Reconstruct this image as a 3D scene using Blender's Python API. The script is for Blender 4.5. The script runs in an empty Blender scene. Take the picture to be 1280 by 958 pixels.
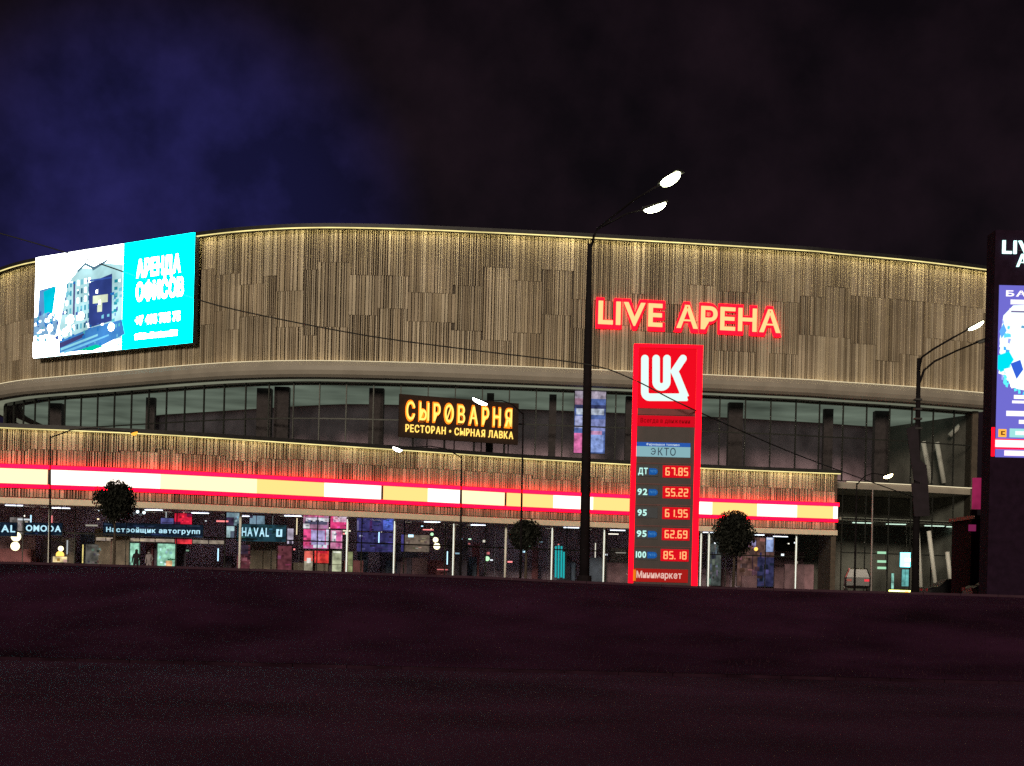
import bpy, bmesh, math, random
from mathutils import Vector, Matrix
random.seed(7)
SC = bpy.context.scene
COL = SC.collection

# ------------------------------------------------------------------ camera
F = 1778.0                      # focal length in photo pixels (1280 wide)
ROLL = math.radians(1.4)
CR, SR = math.cos(ROLL), math.sin(ROLL)
EYE = 1.7
cam_d = bpy.data.cameras.new('camera')
cam = bpy.data.objects.new('camera', cam_d)
COL.objects.link(cam)
cam_d.sensor_width = 36.0
cam_d.lens = 36.0 * F / 1280
cam_d.shift_y = (725 - 479) / 1280
cam_d.clip_start = 0.1
cam_d.clip_end = 3000
cam.matrix_world = Matrix(((CR, -SR, 0, 0), (0, 0, -1, 0), (SR, CR, 0, EYE), (0, 0, 0, 1)))
SC.camera = cam

# ------------------------------------------------------------------ world: night sky lit from below by the town
SUN_EL, SUN_AZ = math.radians(13.5), math.radians(-12)
world = bpy.data.worlds.new('World')
SC.world = world
world.use_nodes = True
wn, wl = world.node_tree.nodes, world.node_tree.links
wn.clear()
w_out = wn.new('ShaderNodeOutputWorld')
w_add = wn.new('ShaderNodeAddShader')
bg_sky = wn.new('ShaderNodeBackground'); bg_sky.inputs['Strength'].default_value = 0.0004
sky = wn.new('ShaderNodeTexSky'); sky.sky_type = 'NISHITA'; sky.sun_disc = False
sky.sun_elevation = SUN_EL; sky.sun_rotation = math.radians(180) + SUN_AZ
wl.new(sky.outputs[0], bg_sky.inputs['Color'])
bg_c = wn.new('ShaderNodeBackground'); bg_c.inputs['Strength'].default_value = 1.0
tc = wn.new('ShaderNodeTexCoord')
# the video screen's broad blue glow, painted into the sky colour above it
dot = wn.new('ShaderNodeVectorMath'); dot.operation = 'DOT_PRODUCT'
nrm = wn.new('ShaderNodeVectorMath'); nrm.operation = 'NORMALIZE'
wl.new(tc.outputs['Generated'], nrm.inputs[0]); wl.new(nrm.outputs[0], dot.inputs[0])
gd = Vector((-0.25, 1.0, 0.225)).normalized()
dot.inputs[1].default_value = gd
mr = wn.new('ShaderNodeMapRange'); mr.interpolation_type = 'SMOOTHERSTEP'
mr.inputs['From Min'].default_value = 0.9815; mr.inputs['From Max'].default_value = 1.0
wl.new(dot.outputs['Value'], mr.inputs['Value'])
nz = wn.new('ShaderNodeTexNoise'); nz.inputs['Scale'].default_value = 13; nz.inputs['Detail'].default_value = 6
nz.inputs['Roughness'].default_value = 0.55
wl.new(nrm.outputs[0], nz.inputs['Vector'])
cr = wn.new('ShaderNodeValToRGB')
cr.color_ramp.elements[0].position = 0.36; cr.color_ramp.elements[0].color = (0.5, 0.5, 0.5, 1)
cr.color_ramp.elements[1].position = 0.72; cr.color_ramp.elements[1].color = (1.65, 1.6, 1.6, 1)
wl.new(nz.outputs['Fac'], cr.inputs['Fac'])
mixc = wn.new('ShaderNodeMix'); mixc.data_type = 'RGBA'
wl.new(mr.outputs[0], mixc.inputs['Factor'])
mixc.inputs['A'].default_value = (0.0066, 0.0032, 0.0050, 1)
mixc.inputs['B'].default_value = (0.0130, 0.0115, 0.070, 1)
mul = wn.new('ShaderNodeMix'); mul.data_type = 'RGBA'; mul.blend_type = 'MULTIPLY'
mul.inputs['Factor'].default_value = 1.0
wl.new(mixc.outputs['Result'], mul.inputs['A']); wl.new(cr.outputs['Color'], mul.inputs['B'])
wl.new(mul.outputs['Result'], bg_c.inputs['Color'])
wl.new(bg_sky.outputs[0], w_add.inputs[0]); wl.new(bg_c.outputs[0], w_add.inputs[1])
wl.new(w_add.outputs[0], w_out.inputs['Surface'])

# ------------------------------------------------------------------ the town's low, warm light (very weak, very soft)
sd = bpy.data.lights.new('sun', 'SUN')
sd.energy = 2.15; sd.angle = math.radians(9); sd.color = (1.0, 0.85, 0.64)
sun = bpy.data.objects.new('sun', sd); COL.objects.link(sun)
sdir = Vector((math.sin(-SUN_AZ) * math.cos(SUN_EL), math.cos(SUN_AZ) * math.cos(SUN_EL), -math.sin(SUN_EL)))
sun.rotation_euler = sdir.to_track_quat('-Z', 'Y').to_euler()
sun.location = (0, -20, 60)

vs = SC.view_settings
vs.view_transform = 'Standard'; vs.look = 'None'; vs.gamma = 1; vs.use_curve_mapping = False
vs.exposure = 0.0
cy = SC.cycles
cy.use_denoising = False       # a little sensor-like grain, as in the night photograph
cy.max_bounces = 6; cy.transparent_max_bounces = 12; cy.caustics_reflective = False; cy.caustics_refractive = False
cy.sample_clamp_indirect = 4
cy.volume_bounces = 0

# ------------------------------------------------------------------ helpers
def W(x, y, D):
    """the point at depth D that the photograph shows at pixel x, y"""
    u = (x - 640) / F; v = -(y - 725) / F
    return Vector(((u * CR - v * SR) * D, D, EYE + (u * SR + v * CR) * D))

def YH(x): return 725 + math.tan(ROLL) * (x - 640)

def lerp_table(tab, x):
    if x <= tab[0][0]: return tab[0][1]
    for (a, b), (c, d) in zip(tab, tab[1:]):
        if x <= c: return b + (d - b) * (x - a) / (c - a)
    return tab[-1][1]

class MB:
    """collects quads and polygons for ONE mesh"""
    def __init__(s): s.v = []; s.f = []; s.c = []
    def face(s, pts, col=None):
        b = len(s.v); s.v += [tuple(p) for p in pts]; s.f.append(tuple(range(b, b + len(pts)))); s.c.append(col); return s
    def hexa(s, p, col=None):
        b = len(s.v); s.v += [tuple(q) for q in p]
        for q in ((0, 3, 2, 1), (4, 5, 6, 7), (0, 1, 5, 4), (1, 2, 6, 5), (2, 3, 7, 6), (3, 0, 4, 7)):
            s.f.append(tuple(b + i for i in q)); s.c.append(col)
        return s
    def box(s, c, d, rz=0, col=None):
        x, y, z = d[0] / 2, d[1] / 2, d[2] / 2
        ca, sa = math.cos(rz), math.sin(rz)
        P = []
        for dz in (-z, z):
            for dx, dy in ((-x, -y), (x, -y), (x, y), (-x, y)):
                P.append((c[0] + dx * ca - dy * sa, c[1] + dx * sa + dy * ca, c[2] + dz))
        return s.hexa(P, col)
    def tube(s, pts, rad, n=8, col=None, cap=True):
        pts = [Vector(p) for p in pts]
        if not isinstance(rad, (list, tuple)): rad = [rad] * len(pts)
        rings = []
        for i, p in enumerate(pts):
            t = (pts[min(i + 1, len(pts) - 1)] - pts[max(i - 1, 0)]).normalized()
            a = Vector((0, 0, 1)) if abs(t.z) < 0.9 else Vector((1, 0, 0))
            e1 = t.cross(a).normalized(); e2 = t.cross(e1)
            b = len(s.v)
            for k in range(n):
                th = 2 * math.pi * k / n
                s.v.append(tuple(p + (e1 * math.cos(th) + e2 * math.sin(th)) * rad[i]))
            rings.append(b)
        for a, b in zip(rings, rings[1:]):
            for k in range(n):
                s.f.append((a + k, a + (k + 1) % n, b + (k + 1) % n, b + k)); s.c.append(col)
        if cap:
            s.f.append(tuple(rings[0] + k for k in range(n))); s.c.append(col)
            s.f.append(tuple(rings[-1] + k for k in range(n))); s.c.append(col)
        return s
    def build(s, name, mat, parent=None, smooth=False, recalc=True):
        me = bpy.data.meshes.new(name)
        me.from_pydata(s.v, [], s.f)
        if any(c is not None for c in s.c):
            at = me.color_attributes.new('Col', 'FLOAT_COLOR', 'CORNER')
            k = 0
            for p, c in zip(me.polygons, s.c):
                c = c or (1, 1, 1)
                for _ in range(p.loop_total):
                    at.data[k].color = (c[0], c[1], c[2], 1); k += 1
        if recalc:
            bm = bmesh.new(); bm.from_mesh(me); bmesh.ops.recalc_face_normals(bm, faces=bm.faces); bm.to_mesh(me); bm.free()
        if smooth:
            for p in me.polygons: p.use_smooth = True
        me.materials.append(mat)
        o = bpy.data.objects.new(name, me); COL.objects.link(o)
        if parent is not None:
            o.parent = parent
            o.matrix_parent_inverse = parent_inv(parent)
        return o

def parent_inv(p):
    M = Matrix.Identity(4)
    q = p
    while q is not None:
        M = (q.matrix_parent_inverse @ q.matrix_basis) @ M
        q = q.parent
    return M.inverted()

def thing(name, label, cat, loc=(0, 0, 0), group=None):
    o = bpy.data.objects.new(name, None); COL.objects.link(o)
    o.location = loc; o.empty_display_size = 0.3
    o['label'] = label; o['category'] = cat
    if group: o['group'] = group
    return o

def tag(o, label, cat, group=None):
    o['label'] = label; o['category'] = cat
    if group: o['group'] = group
    return o

def struct(o, kind='structure'):
    o['kind'] = kind; return o

def copy_thing(root, off, label):
    r = root.copy(); COL.objects.link(r); r.location = root.location + Vector(off); r['label'] = label
    for ch in list(root.children):
        c = ch.copy(); COL.objects.link(c); c.parent = r; c.matrix_parent_inverse = ch.matrix_parent_inverse.copy()
        for g in list(ch.children):
            d = g.copy(); COL.objects.link(d); d.parent = c; d.matrix_parent_inverse = g.matrix_parent_inverse.copy()
    return r

# ---- materials
def mat(name, col, rough=0.7, metal=0.0, noise=0.25, nscale=3.0, bump=0.0, attr=False, spec=0.4):
    m = bpy.data.materials.new(name); m.use_nodes = True
    n, l = m.node_tree.nodes, m.node_tree.links
    b = n['Principled BSDF']
    b.inputs['Roughness'].default_value = rough; b.inputs['Metallic'].default_value = metal
    b.inputs['Specular IOR Level'].default_value = spec
    t = n.new('ShaderNodeTexCoord'); z = n.new('ShaderNodeTexNoise')
    z.inputs['Scale'].default_value = nscale; z.inputs['Detail'].default_value = 5
    l.new(t.outputs['Object'], z.inputs['Vector'])
    r = n.new('ShaderNodeMapRange'); r.inputs['From Min'].default_value = 0.3; r.inputs['From Max'].default_value = 0.7
    r.inputs['To Min'].default_value = 1 - noise; r.inputs['To Max'].default_value = 1 + noise
    l.new(z.outputs['Fac'], r.inputs['Value'])
    mx = n.new('ShaderNodeMix'); mx.data_type = 'RGBA'; mx.blend_type = 'MULTIPLY'; mx.inputs['Factor'].default_value = 1
    if attr:
        a = n.new('ShaderNodeVertexColor'); a.layer_name = 'Col'; l.new(a.outputs['Color'], mx.inputs['A'])
    else:
        mx.inputs['A'].default_value = (*col, 1)
    l.new(r.outputs[0], mx.inputs['B']); l.new(mx.outputs['Result'], b.inputs['Base Color'])
    if bump:
        bp = n.new('ShaderNodeBump'); bp.inputs['Strength'].default_value = bump; bp.inputs['Distance'].default_value = 0.05
        l.new(z.outputs['Fac'], bp.inputs['Height']); l.new(bp.outputs[0], b.inputs['Normal'])
    return m

def emit(name, col, strength, attr=False, vary=0.0, vscale=2.0):
    m = bpy.data.materials.new(name); m.use_nodes = True
    n, l = m.node_tree.nodes, m.node_tree.links
    n.clear()
    o = n.new('ShaderNodeOutputMaterial'); e = n.new('ShaderNodeEmission')
    e.inputs['Strength'].default_value = strength; e.inputs['Color'].default_value = (*col, 1)
    if attr:
        a = n.new('ShaderNodeVertexColor'); a.layer_name = 'Col'; l.new(a.outputs['Color'], e.inputs['Color'])
    if vary:
        t = n.new('ShaderNodeTexCoord'); z = n.new('ShaderNodeTexNoise'); z.inputs['Scale'].default_value = vscale
        z.inputs['Detail'].default_value = 3
        l.new(t.outputs['Object'], z.inputs['Vector'])
        r = n.new('ShaderNodeMapRange'); r.inputs['From Min'].default_value = 0.3; r.inputs['From Max'].default_value = 0.7
        r.inputs['To Min'].default_value = strength * (1 - vary); r.inputs['To Max'].default_value = strength * (1 + vary)
        l.new(z.outputs['Fac'], r.inputs['Value']); l.new(r.outputs[0], e.inputs['Strength'])
    l.new(e.outputs[0], o.inputs['Surface'])
    return m

def glass(name, tint, rough=0.02):
    m = bpy.data.materials.new(name); m.use_nodes = True
    n, l = m.node_tree.nodes, m.node_tree.links
    n.clear()
    o = n.new('ShaderNodeOutputMaterial'); mx = n.new('ShaderNodeMixShader')
    t = n.new('ShaderNodeBsdfTransparent'); t.inputs['Color'].default_value = (*tint, 1)
    g = n.new('ShaderNodeBsdfGlossy'); g.inputs['Roughness'].default_value = rough
    fr = n.new('ShaderNodeFresnel'); fr.inputs['IOR'].default_value = 1.5
    l.new(fr.outputs[0], mx.inputs['Fac']); l.new(t.outputs[0], mx.inputs[1]); l.new(g.outputs[0], mx.inputs[2])
    l.new(mx.outputs[0], o.inputs['Surface'])
    return m

M_slat = mat('cladding_slats', (1, 1, 1), 0.75, attr=True, noise=0.2, nscale=0.35)
M_back = mat('cladding_backing', (0.065, 0.05, 0.038), 0.8)
M_fascia = mat('fascia_panel', (0.30, 0.27, 0.235), 0.55, noise=0.12, nscale=0.6)
M_inright = mat('interior_grey_wall', (0.17, 0.165, 0.15), 0.8, noise=.4, nscale=.4)
M_dark = mat('dark_metal', (0.025, 0.024, 0.026), 0.55, 0.3)
M_mull = mat('mullion_metal', (0.03, 0.032, 0.03), 0.5, 0.4)
M_soffit = mat('soffit_panel', (0.45, 0.47, 0.42), 0.6, noise=0.1)
M_roof = mat('roof_membrane', (0.06, 0.06, 0.06), 0.9)
M_inwall = mat('interior_wall', (0.55, 0.38, 0.48), 0.8, noise=0.4, nscale=0.5)
M_infloor = mat('interior_floor', (0.18, 0.16, 0.15), 0.5)
M_incol = mat('interior_column', (0.06, 0.05, 0.055), 0.8)
M_white = mat('white_paint', (0.75, 0.76, 0.72), 0.5, noise=0.08)
M_pole = mat('painted_pole', (0.010, 0.008, 0.010), 0.9, 0.0, spec=.1)
M_leaf = mat('leaves', (0.016, 0.018, 0.014), 0.7, noise=0.5, nscale=4)
M_bark = mat('bark', (0.06, 0.045, 0.035), 0.9, bump=0.4, nscale=12)
M_conc = mat('concrete', (0.045, 0.022, 0.035), 0.9, spec=.1, noise=0.2, nscale=2, bump=0.2)
M_cable = mat('cable_rubber', (0.012, 0.012, 0.012), 0.7)
M_cloth = mat('dark_cloth', (0.014, 0.009, 0.015), 0.9)
M_screenbox = mat('screen_housing', (0.02, 0.02, 0.025), 0.5)
M_glass = glass('glazing', (0.80, 0.80, 0.80))
M_shopglass = glass('shop_glazing', (0.85, 0.88, 0.88))

# ------------------------------------------------------------------ plan curves, read from the photograph
def catmull(pts, n=8):
    out = []
    P = [pts[0]] + pts + [pts[-1]]
    for i in range(1, len(P) - 2):
        p0, p1, p2, p3 = P[i - 1], P[i], P[i + 1], P[i + 2]
        for k in range(n):
            t = k / n
            out.append(tuple(0.5 * (2 * b + (c - a) * t + (2 * a - 5 * b + 4 * c - d) * t * t + (-a + 3 * b - 3 * c + d) * t ** 3)
                             for a, b, c, d in zip(p0, p1, p2, p3)))
    out.append(tuple(pts[-1]))
    return out

def resample(poly, step):
    L = [0]
    for a, b in zip(poly, poly[1:]): L.append(L[-1] + math.dist(a, b))
    n = max(2, int(round(L[-1] / step)))
    out = []; j = 0
    for i in range(n + 1):
        s = L[-1] * i / n
        while j < len(L) - 2 and L[j + 1] < s: j += 1
        t = (s - L[j]) / max(1e-9, L[j + 1] - L[j])
        out.append((poly[j][0] + (poly[j + 1][0] - poly[j][0]) * t, poly[j][1] + (poly[j + 1][1] - poly[j][1]) * t))
    return out

H_ROOF, H_FTOP, H_FBOT = 28.0, 17.05, 15.75
roof_px = [(0, 345), (14, 338), (45, 329), (90, 321.5), (150, 312), (245, 297), (320, 288.5), (400, 285), (500, 286.5), (600, 290.5),
           (700, 295.4), (860, 304.5), (1000, 313.2), (1040, 317), (1140, 326.5), (1236, 338.5)]
def plan_point(x, y, h):
    D = h * F / (YH(x) - y)
    return ((x - 640) / F * D - h * SR) / CR, D
UP = [plan_point(x, y, H_ROOF) for x, y in roof_px]
# the corner at the left rounds away from us
x0, y0 = UP[0]
left = [(x0 - 1.5, 215.0), (x0 - 4.6, 180.0), (x0 - 4.4, 160.0), (x0 - 3.0, 147.0), (x0 - 1.6, 141.5)]
UPF = resample(catmull(left[2:] + UP, 10), 0.5)
pod_px = [(-150, 178.6), (-80, 178.5), (0, 177.4), (200, 173.5), (400, 165.5), (520, 160.5), (640, 155), (740, 151.5), (860, 148.2), (960, 146.3), (1047, 145)]
H_POD = 9.54
POD = []
for x, k in pod_px:
    D = H_POD * F / k
    POD.append((((x - 640) / F * D - H_POD * SR) / CR, D))
PODF = resample(catmull(POD, 10), 0.5)

def normals(poly):
    out = []
    for i in range(len(poly)):
        a = poly[max(i - 1, 0)]; b = poly[min(i + 1, len(poly) - 1)]
        tx, ty = b[0] - a[0], b[1] - a[1]; l = math.hypot(tx, ty)
        out.append((ty / l, -tx / l))
    return out
def offset(poly, d):
    return [(p[0] + n[0] * d, p[1] + n[1] * d) for p, n in zip(poly, normals(poly))]

def sweep(poly, prof, mb=None, cap=True, col=None, closed=True):
    """a profile of (offset outward, height above eye) swept along a plan curve"""
    mb = mb or MB()
    N = normals(poly); m = len(prof); base = len(mb.v)
    for p, n in zip(poly, N):
        for o, h in prof: mb.v.append((p[0] + n[0] * o, p[1] + n[1] * o, EYE + h))
    for i in range(len(poly) - 1):
        for k in range(m if closed else m - 1):
            a = base + i * m + k; b = base + i * m + (k + 1) % m
            mb.f.append((a, b, b + m, a + m)); mb.c.append(col)
    if cap and closed:
        mb.f.append(tuple(base + k for k in range(m))); mb.c.append(col)
        e = base + (len(poly) - 1) * m
        mb.f.append(tuple(e + k for k in range(m))); mb.c.append(col)
    return mb

def at_px(poly, x, h):
    """the point of a plan curve that appears at picture column x for a point h above the eye"""
    best = None
    for i in range(len(poly) - 1):
        f = []
        for p in (poly[i], poly[i + 1]):
            u = (p[0] * CR + h * SR) / p[1]; f.append(640 + u * F - x)
        if f[0] <= 0 <= f[1] or f[1] <= 0 <= f[0]:
            t = f[0] / (f[0] - f[1] + 1e-12)
            q = (poly[i][0] + (poly[i + 1][0] - poly[i][0]) * t, poly[i][1] + (poly[i + 1][1] - poly[i][1]) * t)
            if best is None or q[1] < best[1]: best = q
    if best is None:
        best = poly[0] if x < 600 else poly[-1]
    return best

def sub_poly(poly, xa, xb, h):
    A = at_px(poly, xa, h); B = at_px(poly, xb, h)
    out = [A] + [p for p in poly if 640 + (p[0] * CR + h * SR) / p[1] * F > xa + .3 and 640 + (p[0] * CR + h * SR) / p[1] * F < xb - .3 and p[1] < 150] + [B]
    return out

# ------------------------------------------------------------------ ground, road, bank
edge_px = [(-200, 697), (0, 702), (60, 703.5), (240, 708.5), (420, 714.5), (600, 720.5), (690, 725), (790, 729), (880, 733), (1090, 739), (1200, 742), (1280, 744.5), (1500, 751)]
PLAZA = EYE - 0.28
def edge_h(X, D=38.0):
    x = 640 + F * X / D
    return W(x, lerp_table(edge_px, x), D).z
from mathutils import noise as mnoise
def ground_z(X, Y):
    if Y <= 26.4: return 0.0
    if Y <= 38.0:
        t = (Y - 26.4) / 11.6
        s = t * t * (3 - 2 * t) * 0.55 + t * 0.45
        z = s * (edge_h(X) - 0.06)
        return z + (mnoise.noise(Vector((X * .35, Y * .35, 0))) * .10 + mnoise.noise(Vector((X * 1.3, Y * 1.3, 4))) * .035) * math.sin(math.pi * t)
    t = min(1, (Y - 38.0) / 1.6)
    return (edge_h(X) - 0.06) * (1 - t) + PLAZA * t
mb = MB()
ys = [-300, -60, -20, 0, 10, 20, 25.5, 26.4] + [26.4 + 0.35 * k for k in range(1, 34)] + [38.4, 38.8, 39.2, 39.6, 42, 60, 90, 140, 220, 400, 800, 1500]
xs = [-1500, -600, -250, -120, -60, -40] + [-30 + 0.5 * k for k in range(0, 121)] + [40, 60, 120, 250, 600, 1500]
for Y in ys:
    for X in xs: mb.v.append((X, Y, ground_z(X, Y)))
nx = len(xs)
for j in range(len(ys) - 1):
    for i in range(nx - 1):
        mb.f.append((j * nx + i, j * nx + i + 1, (j + 1) * nx + i + 1, (j + 1) * nx + i)); mb.c.append(None)
M_ground = mat('bare_earth_and_turf', (0.040, 0.012, 0.034), 0.98, noise=0.6, nscale=0.35, bump=0.5, spec=.03)
struct(mb.build('ground', M_ground, smooth=True))
M_asph = mat('asphalt', (0.064, 0.022, 0.054), 0.95, noise=0.45, nscale=0.25, bump=0.3, spec=.05)
struct(MB().face([(-400, -30, .004), (400, -30, .004), (400, 26.1, .004), (-400, 26.1, .004)]).build('road', M_asph))
mb = MB()
for k in range(-60, 60): mb.box((k * 1.0 + .5, 26.25, .02), (.985, .16, .07))
M_kerb = mat('dirty_kerb', (.020, .008, .015), .95, spec=.02, noise=.5, nscale=1.5)
struct(mb.build('kerb', M_kerb))
mb = MB()
for k in range(-8, 9): mb.box((k * 9.0, 12.0, .009), (3.0, .12, .002))
M_mark = mat('worn_road_paint', (0.18, 0.17, 0.17), 0.7, noise=0.6, nscale=6)
struct(mb.build('road_marking', M_mark))
# plaza kerb along the top of the bank
mb = MB()
for k in range(-34, 34):
    za, zb = edge_h(k * 1.0), edge_h(k + .985)
    mb.hexa([(k, 38.0, za - .2), (k + .985, 38.0, zb - .2), (k + .985, 38.15, zb - .2), (k, 38.15, za - .2),
             (k, 38.0, za), (k + .985, 38.0, zb), (k + .985, 38.15, zb), (k, 38.15, za)])
struct(mb.build('plaza_kerb', M_conc))
M_pave = mat('paving', (0.16, 0.15, 0.15), 0.6, noise=0.3, nscale=1.5)
struct(MB().face([(-120, 60, PLAZA + .004), (120, 60, PLAZA + .004), (120, 150, PLAZA + .004), (-120, 150, PLAZA + .004)]).build('pavement', M_pave))
# grass on the bank
rg = random.Random(3)
mb = MB()
for _ in range(9000):
    Y = rg.uniform(26.8, 37.9); X = rg.uniform(-.42, .42) * Y
    z = ground_z(X, Y); h = rg.uniform(.03, .10) * (0.5 if Y > 37 else 1); a = rg.uniform(0, 6.28); w = rg.uniform(.004, .010)
    lx, ly = rg.uniform(-.05, .05), rg.uniform(-.05, .05)
    mb.face([(X - w * math.cos(a), Y - w * math.sin(a), z - .01), (X + w * math.cos(a), Y + w * math.sin(a), z - .01), (X + lx, Y + ly, z + h)])
M_grass = mat('dry_grass', (0.03, 0.012, 0.02), 0.9, spec=.05, noise=0.5, nscale=1.0)
struct(mb.build('grass', M_grass, recalc=False), 'stuff')

# ------------------------------------------------------------------ the arena
arena = thing('arena_building', 'huge curved arena with tan slatted upper storey, glass storey and low red-lit podium', 'arena', (0, 120, PLAZA))

PAL = [(0.37, 0.305, 0.22), (0.31, 0.25, 0.175), (0.42, 0.35, 0.265), (0.23, 0.18, 0.125), (0.46, 0.39, 0.295), (0.35, 0.285, 0.21), (0.27, 0.215, 0.155)]
def slats(poly, h0, h1, seed, tiers, name, parent, depth=.16):
    r = random.Random(seed)
    L = [0]
    for a, b in zip(poly, poly[1:]): L.append(L[-1] + math.dist(a, b))
    N = normals(poly)
    def at(s):
        j = 0
        lo, hi = 0, len(L) - 2
        while lo < hi:
            m = (lo + hi + 1) // 2
            if L[m] <= s: lo = m
            else: hi = m - 1
        j = lo
        t = min(1, max(0, (s - L[j]) / (L[j + 1] - L[j])))
        p = (poly[j][0] + (poly[j + 1][0] - poly[j][0]) * t, poly[j][1] + (poly[j + 1][1] - poly[j][1]) * t)
        return p, N[j]
    mb = MB()
    pans = [0.0]; cuts = []
    while pans[-1] < L[-1]:
        pans.append(pans[-1] + r.choice((1.2, 2.4, 2.4, 3.6)))
        cuts.append([h0] + [h0 + (h1 - h0) * k / tiers + r.choice((0, -1.3, 1.0, .4, -.6)) * (h1 - h0) / 11 for k in range(1, tiers)] + [h1])
    for ti in range(tiers):
        s = 0.02
        pi_ = -1; tone = 1; dens = 0
        while s < L[-1] - .3:
            if s >= pans[pi_ + 1]:
                pi_ += 1
                pz0, pz1 = cuts[pi_][ti], cuts[pi_][ti + 1]
                tone = r.uniform(.85, 1.12); dens = r.choice((0, 0, 1, 2))
            w = r.choice(((.08, .10, .13, .18), (.06, .08, .10), (.12, .18, .24))[dens])
            gap = r.choice(((.04, .06, .10), (.05, .08, .12), (.03, .05, .07))[dens])
            p, n = at(s + w / 2)
            c = r.choice(PAL); k = tone * r.uniform(.86, 1.12)
            d = depth * r.uniform(.45, 1.0)
            z0, z1 = EYE + pz0 + .012, EYE + pz1 - .012
            t = (-n[1], n[0])
            pts = []
            for z in (z0, z1):
                for a, o in ((-w / 2, d), (w / 2, d), (w / 2, 0), (-w / 2, 0)):
                    pts.append((p[0] + t[0] * a + n[0] * o, p[1] + t[1] * a + n[1] * o, z))
            mb.hexa(pts, (c[0] * k, c[1] * k, c[2] * k))
            s += w + gap
    return mb.build(name, M_slat, parent)

# upper storey: backing wall, slats, dark roof lip, LED line under it
wall_o = sweep(UPF, [(0, H_FTOP - .4), (0, H_ROOF), (-.5, H_ROOF), (-.5, H_FTOP - .4)]).build('upper_wall', M_back, arena)
slats(offset(UPF, .003), H_FTOP - .1, H_ROOF - .2, 5, 3, 'slat_cladding', wall_o, .22)
lip = sweep(UPF, [(-1.2, H_ROOF + .003), (1.0, H_ROOF + .003), (1.0, H_ROOF - .2), (1.06, H_ROOF - .2), (1.06, H_ROOF + .10), (-1.2, H_ROOF + .10)]).build('roof_edge', M_dark, arena)
M_ledtop = emit('warm_led_line', (1.0, 0.86, 0.40), 15.0, vary=0.35, vscale=0.25)
sweep(UPF, [(.62, H_ROOF - .01), (.83, H_ROOF - .01), (.83, H_ROOF - .04), (.62, H_ROOF - .04)]).build('light_strip', M_ledtop, lip)
M_thin = emit('roofline_led', (1.0, .84, .34), 1.15, vary=.3, vscale=.4)
sweep(UPF, [(.99, H_ROOF - .29), (.99, H_ROOF - .205), (1.05, H_ROOF - .205), (1.05, H_ROOF - .29)]).build('light_line', M_thin, lip)
rb = [(UPF[0][0] + 4, 235), (UPF[-1][0] + 1, 235)]
mb = MB(); mb.face([(p[0], p[1], EYE + H_ROOF + .07) for p in offset(UPF, -1)] + [(rb[1][0], rb[1][1], EYE + H_ROOF + .07), (rb[0][0], rb[0][1], EYE + H_ROOF + .07)])
mb.build('roof', M_roof, arena)
for a, b in ((UPF[-1], rb[1]), (rb[1], rb[0]), (rb[0], UPF[0])):
    sweep(resample([a, b], 20), [(-.6, -.3), (-.6, H_ROOF), (-1.1, H_ROOF), (-1.1, -.3)]).build('outer_wall', M_back, arena)

# fascia: a rounded pale band with a light cove on its top
prof = [(-.2, H_FTOP - .02), (.62, H_FTOP - .02), (.62, H_FTOP + .07), (1.02, H_FTOP + .07), (1.24, H_FTOP - .05), (1.36, H_FTOP - .35), (1.34, H_FTOP - .7), (1.18, H_FTOP - 1.02), (.9, H_FTOP - 1.22), (.5, H_FBOT), (-1.9, H_FBOT), (-1.9, H_FBOT + .12), (-.2, H_FBOT + .3)]
fas = sweep(UPF, prof).build('fascia_band', M_fascia, arena)
M_ledcove = emit('cove_led', (1.0, 0.80, 0.45), 2.6)
sweep(UPF, [(.36, H_FTOP - .01), (.54, H_FTOP - .01), (.54, H_FTOP + .05), (.36, H_FTOP + .05)]).build('light_strip', M_ledcove, fas)
M_ledrim = emit('rim_led', (1.0, 0.85, 0.55), 1.0)
sweep(UPF, [(.98, H_FTOP + .074), (1.10, H_FTOP + .074), (1.10, H_FTOP + .10), (.98, H_FTOP + .10)]).build('light_line', M_ledrim, fas)

M_sofl = emit('soffit_fill_glow', (.80, .84, .60), .20, vary=.3, vscale=.2)
sweep(UPF, [(-.7, H_FBOT - .035), (.3, H_FBOT - .035), (.3, H_FBOT - .01), (-.7, H_FBOT - .01)]).build('soffit_fill_panel', M_sofl, fas)  # glowing panel added to brighten the soffit and the glass frames
# glass storey
H_FL = 8.75
GL = offset(UPF, -.75)
GLr = [p for p in resample(GL, .55)]
step = 4
bays = list(range(0, len(GLr) - step, step))
def bay(poly, i, h0, h1, transoms, name, parent, gm, frame_w=.09, dep=.14):
    A, B = Vector((*poly[i], 0)), Vector((*poly[min(i + step, len(poly) - 1)], 0))
    t = (B - A).normalized(); n = Vector((t.y, -t.x, 0))
    up = Vector((0, 0, 1))
    m = MB(); m.face([A + up * (EYE + h0), B + up * (EYE + h0), B + up * (EYE + h1), A + up * (EYE + h1)])
    o = m.build(name, gm, parent, recalc=False)
    fr = MB()
    def bar(p, q, wz, wt):
        c = (p + q) / 2
        fr.box(c, (wt, dep, wz), math.atan2(t.y, t.x))
    fr.box(A + up * (EYE + (h0 + h1) / 2) + n * .02, (frame_w, dep, h1 - h0), math.atan2(t.y, t.x))
    L = (B - A).length - frame_w - .01
    for h in transoms:
        fr.box((A + B) / 2 + up * (EYE + h) + n * .02, (L, dep * .9, .10), math.atan2(t.y, t.x))
    fr.build('frame', M_mull, o)
    return o
for i in bays:
    p = GLr[i]
    if p[1] > 150: continue
    right = 640 + F * p[0] / p[1] > 1050
    bay(GLr, i, H_FL + .25, H_FBOT - .005, (12.7, H_FL + .3), 'window', arena, M_glass)
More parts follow.
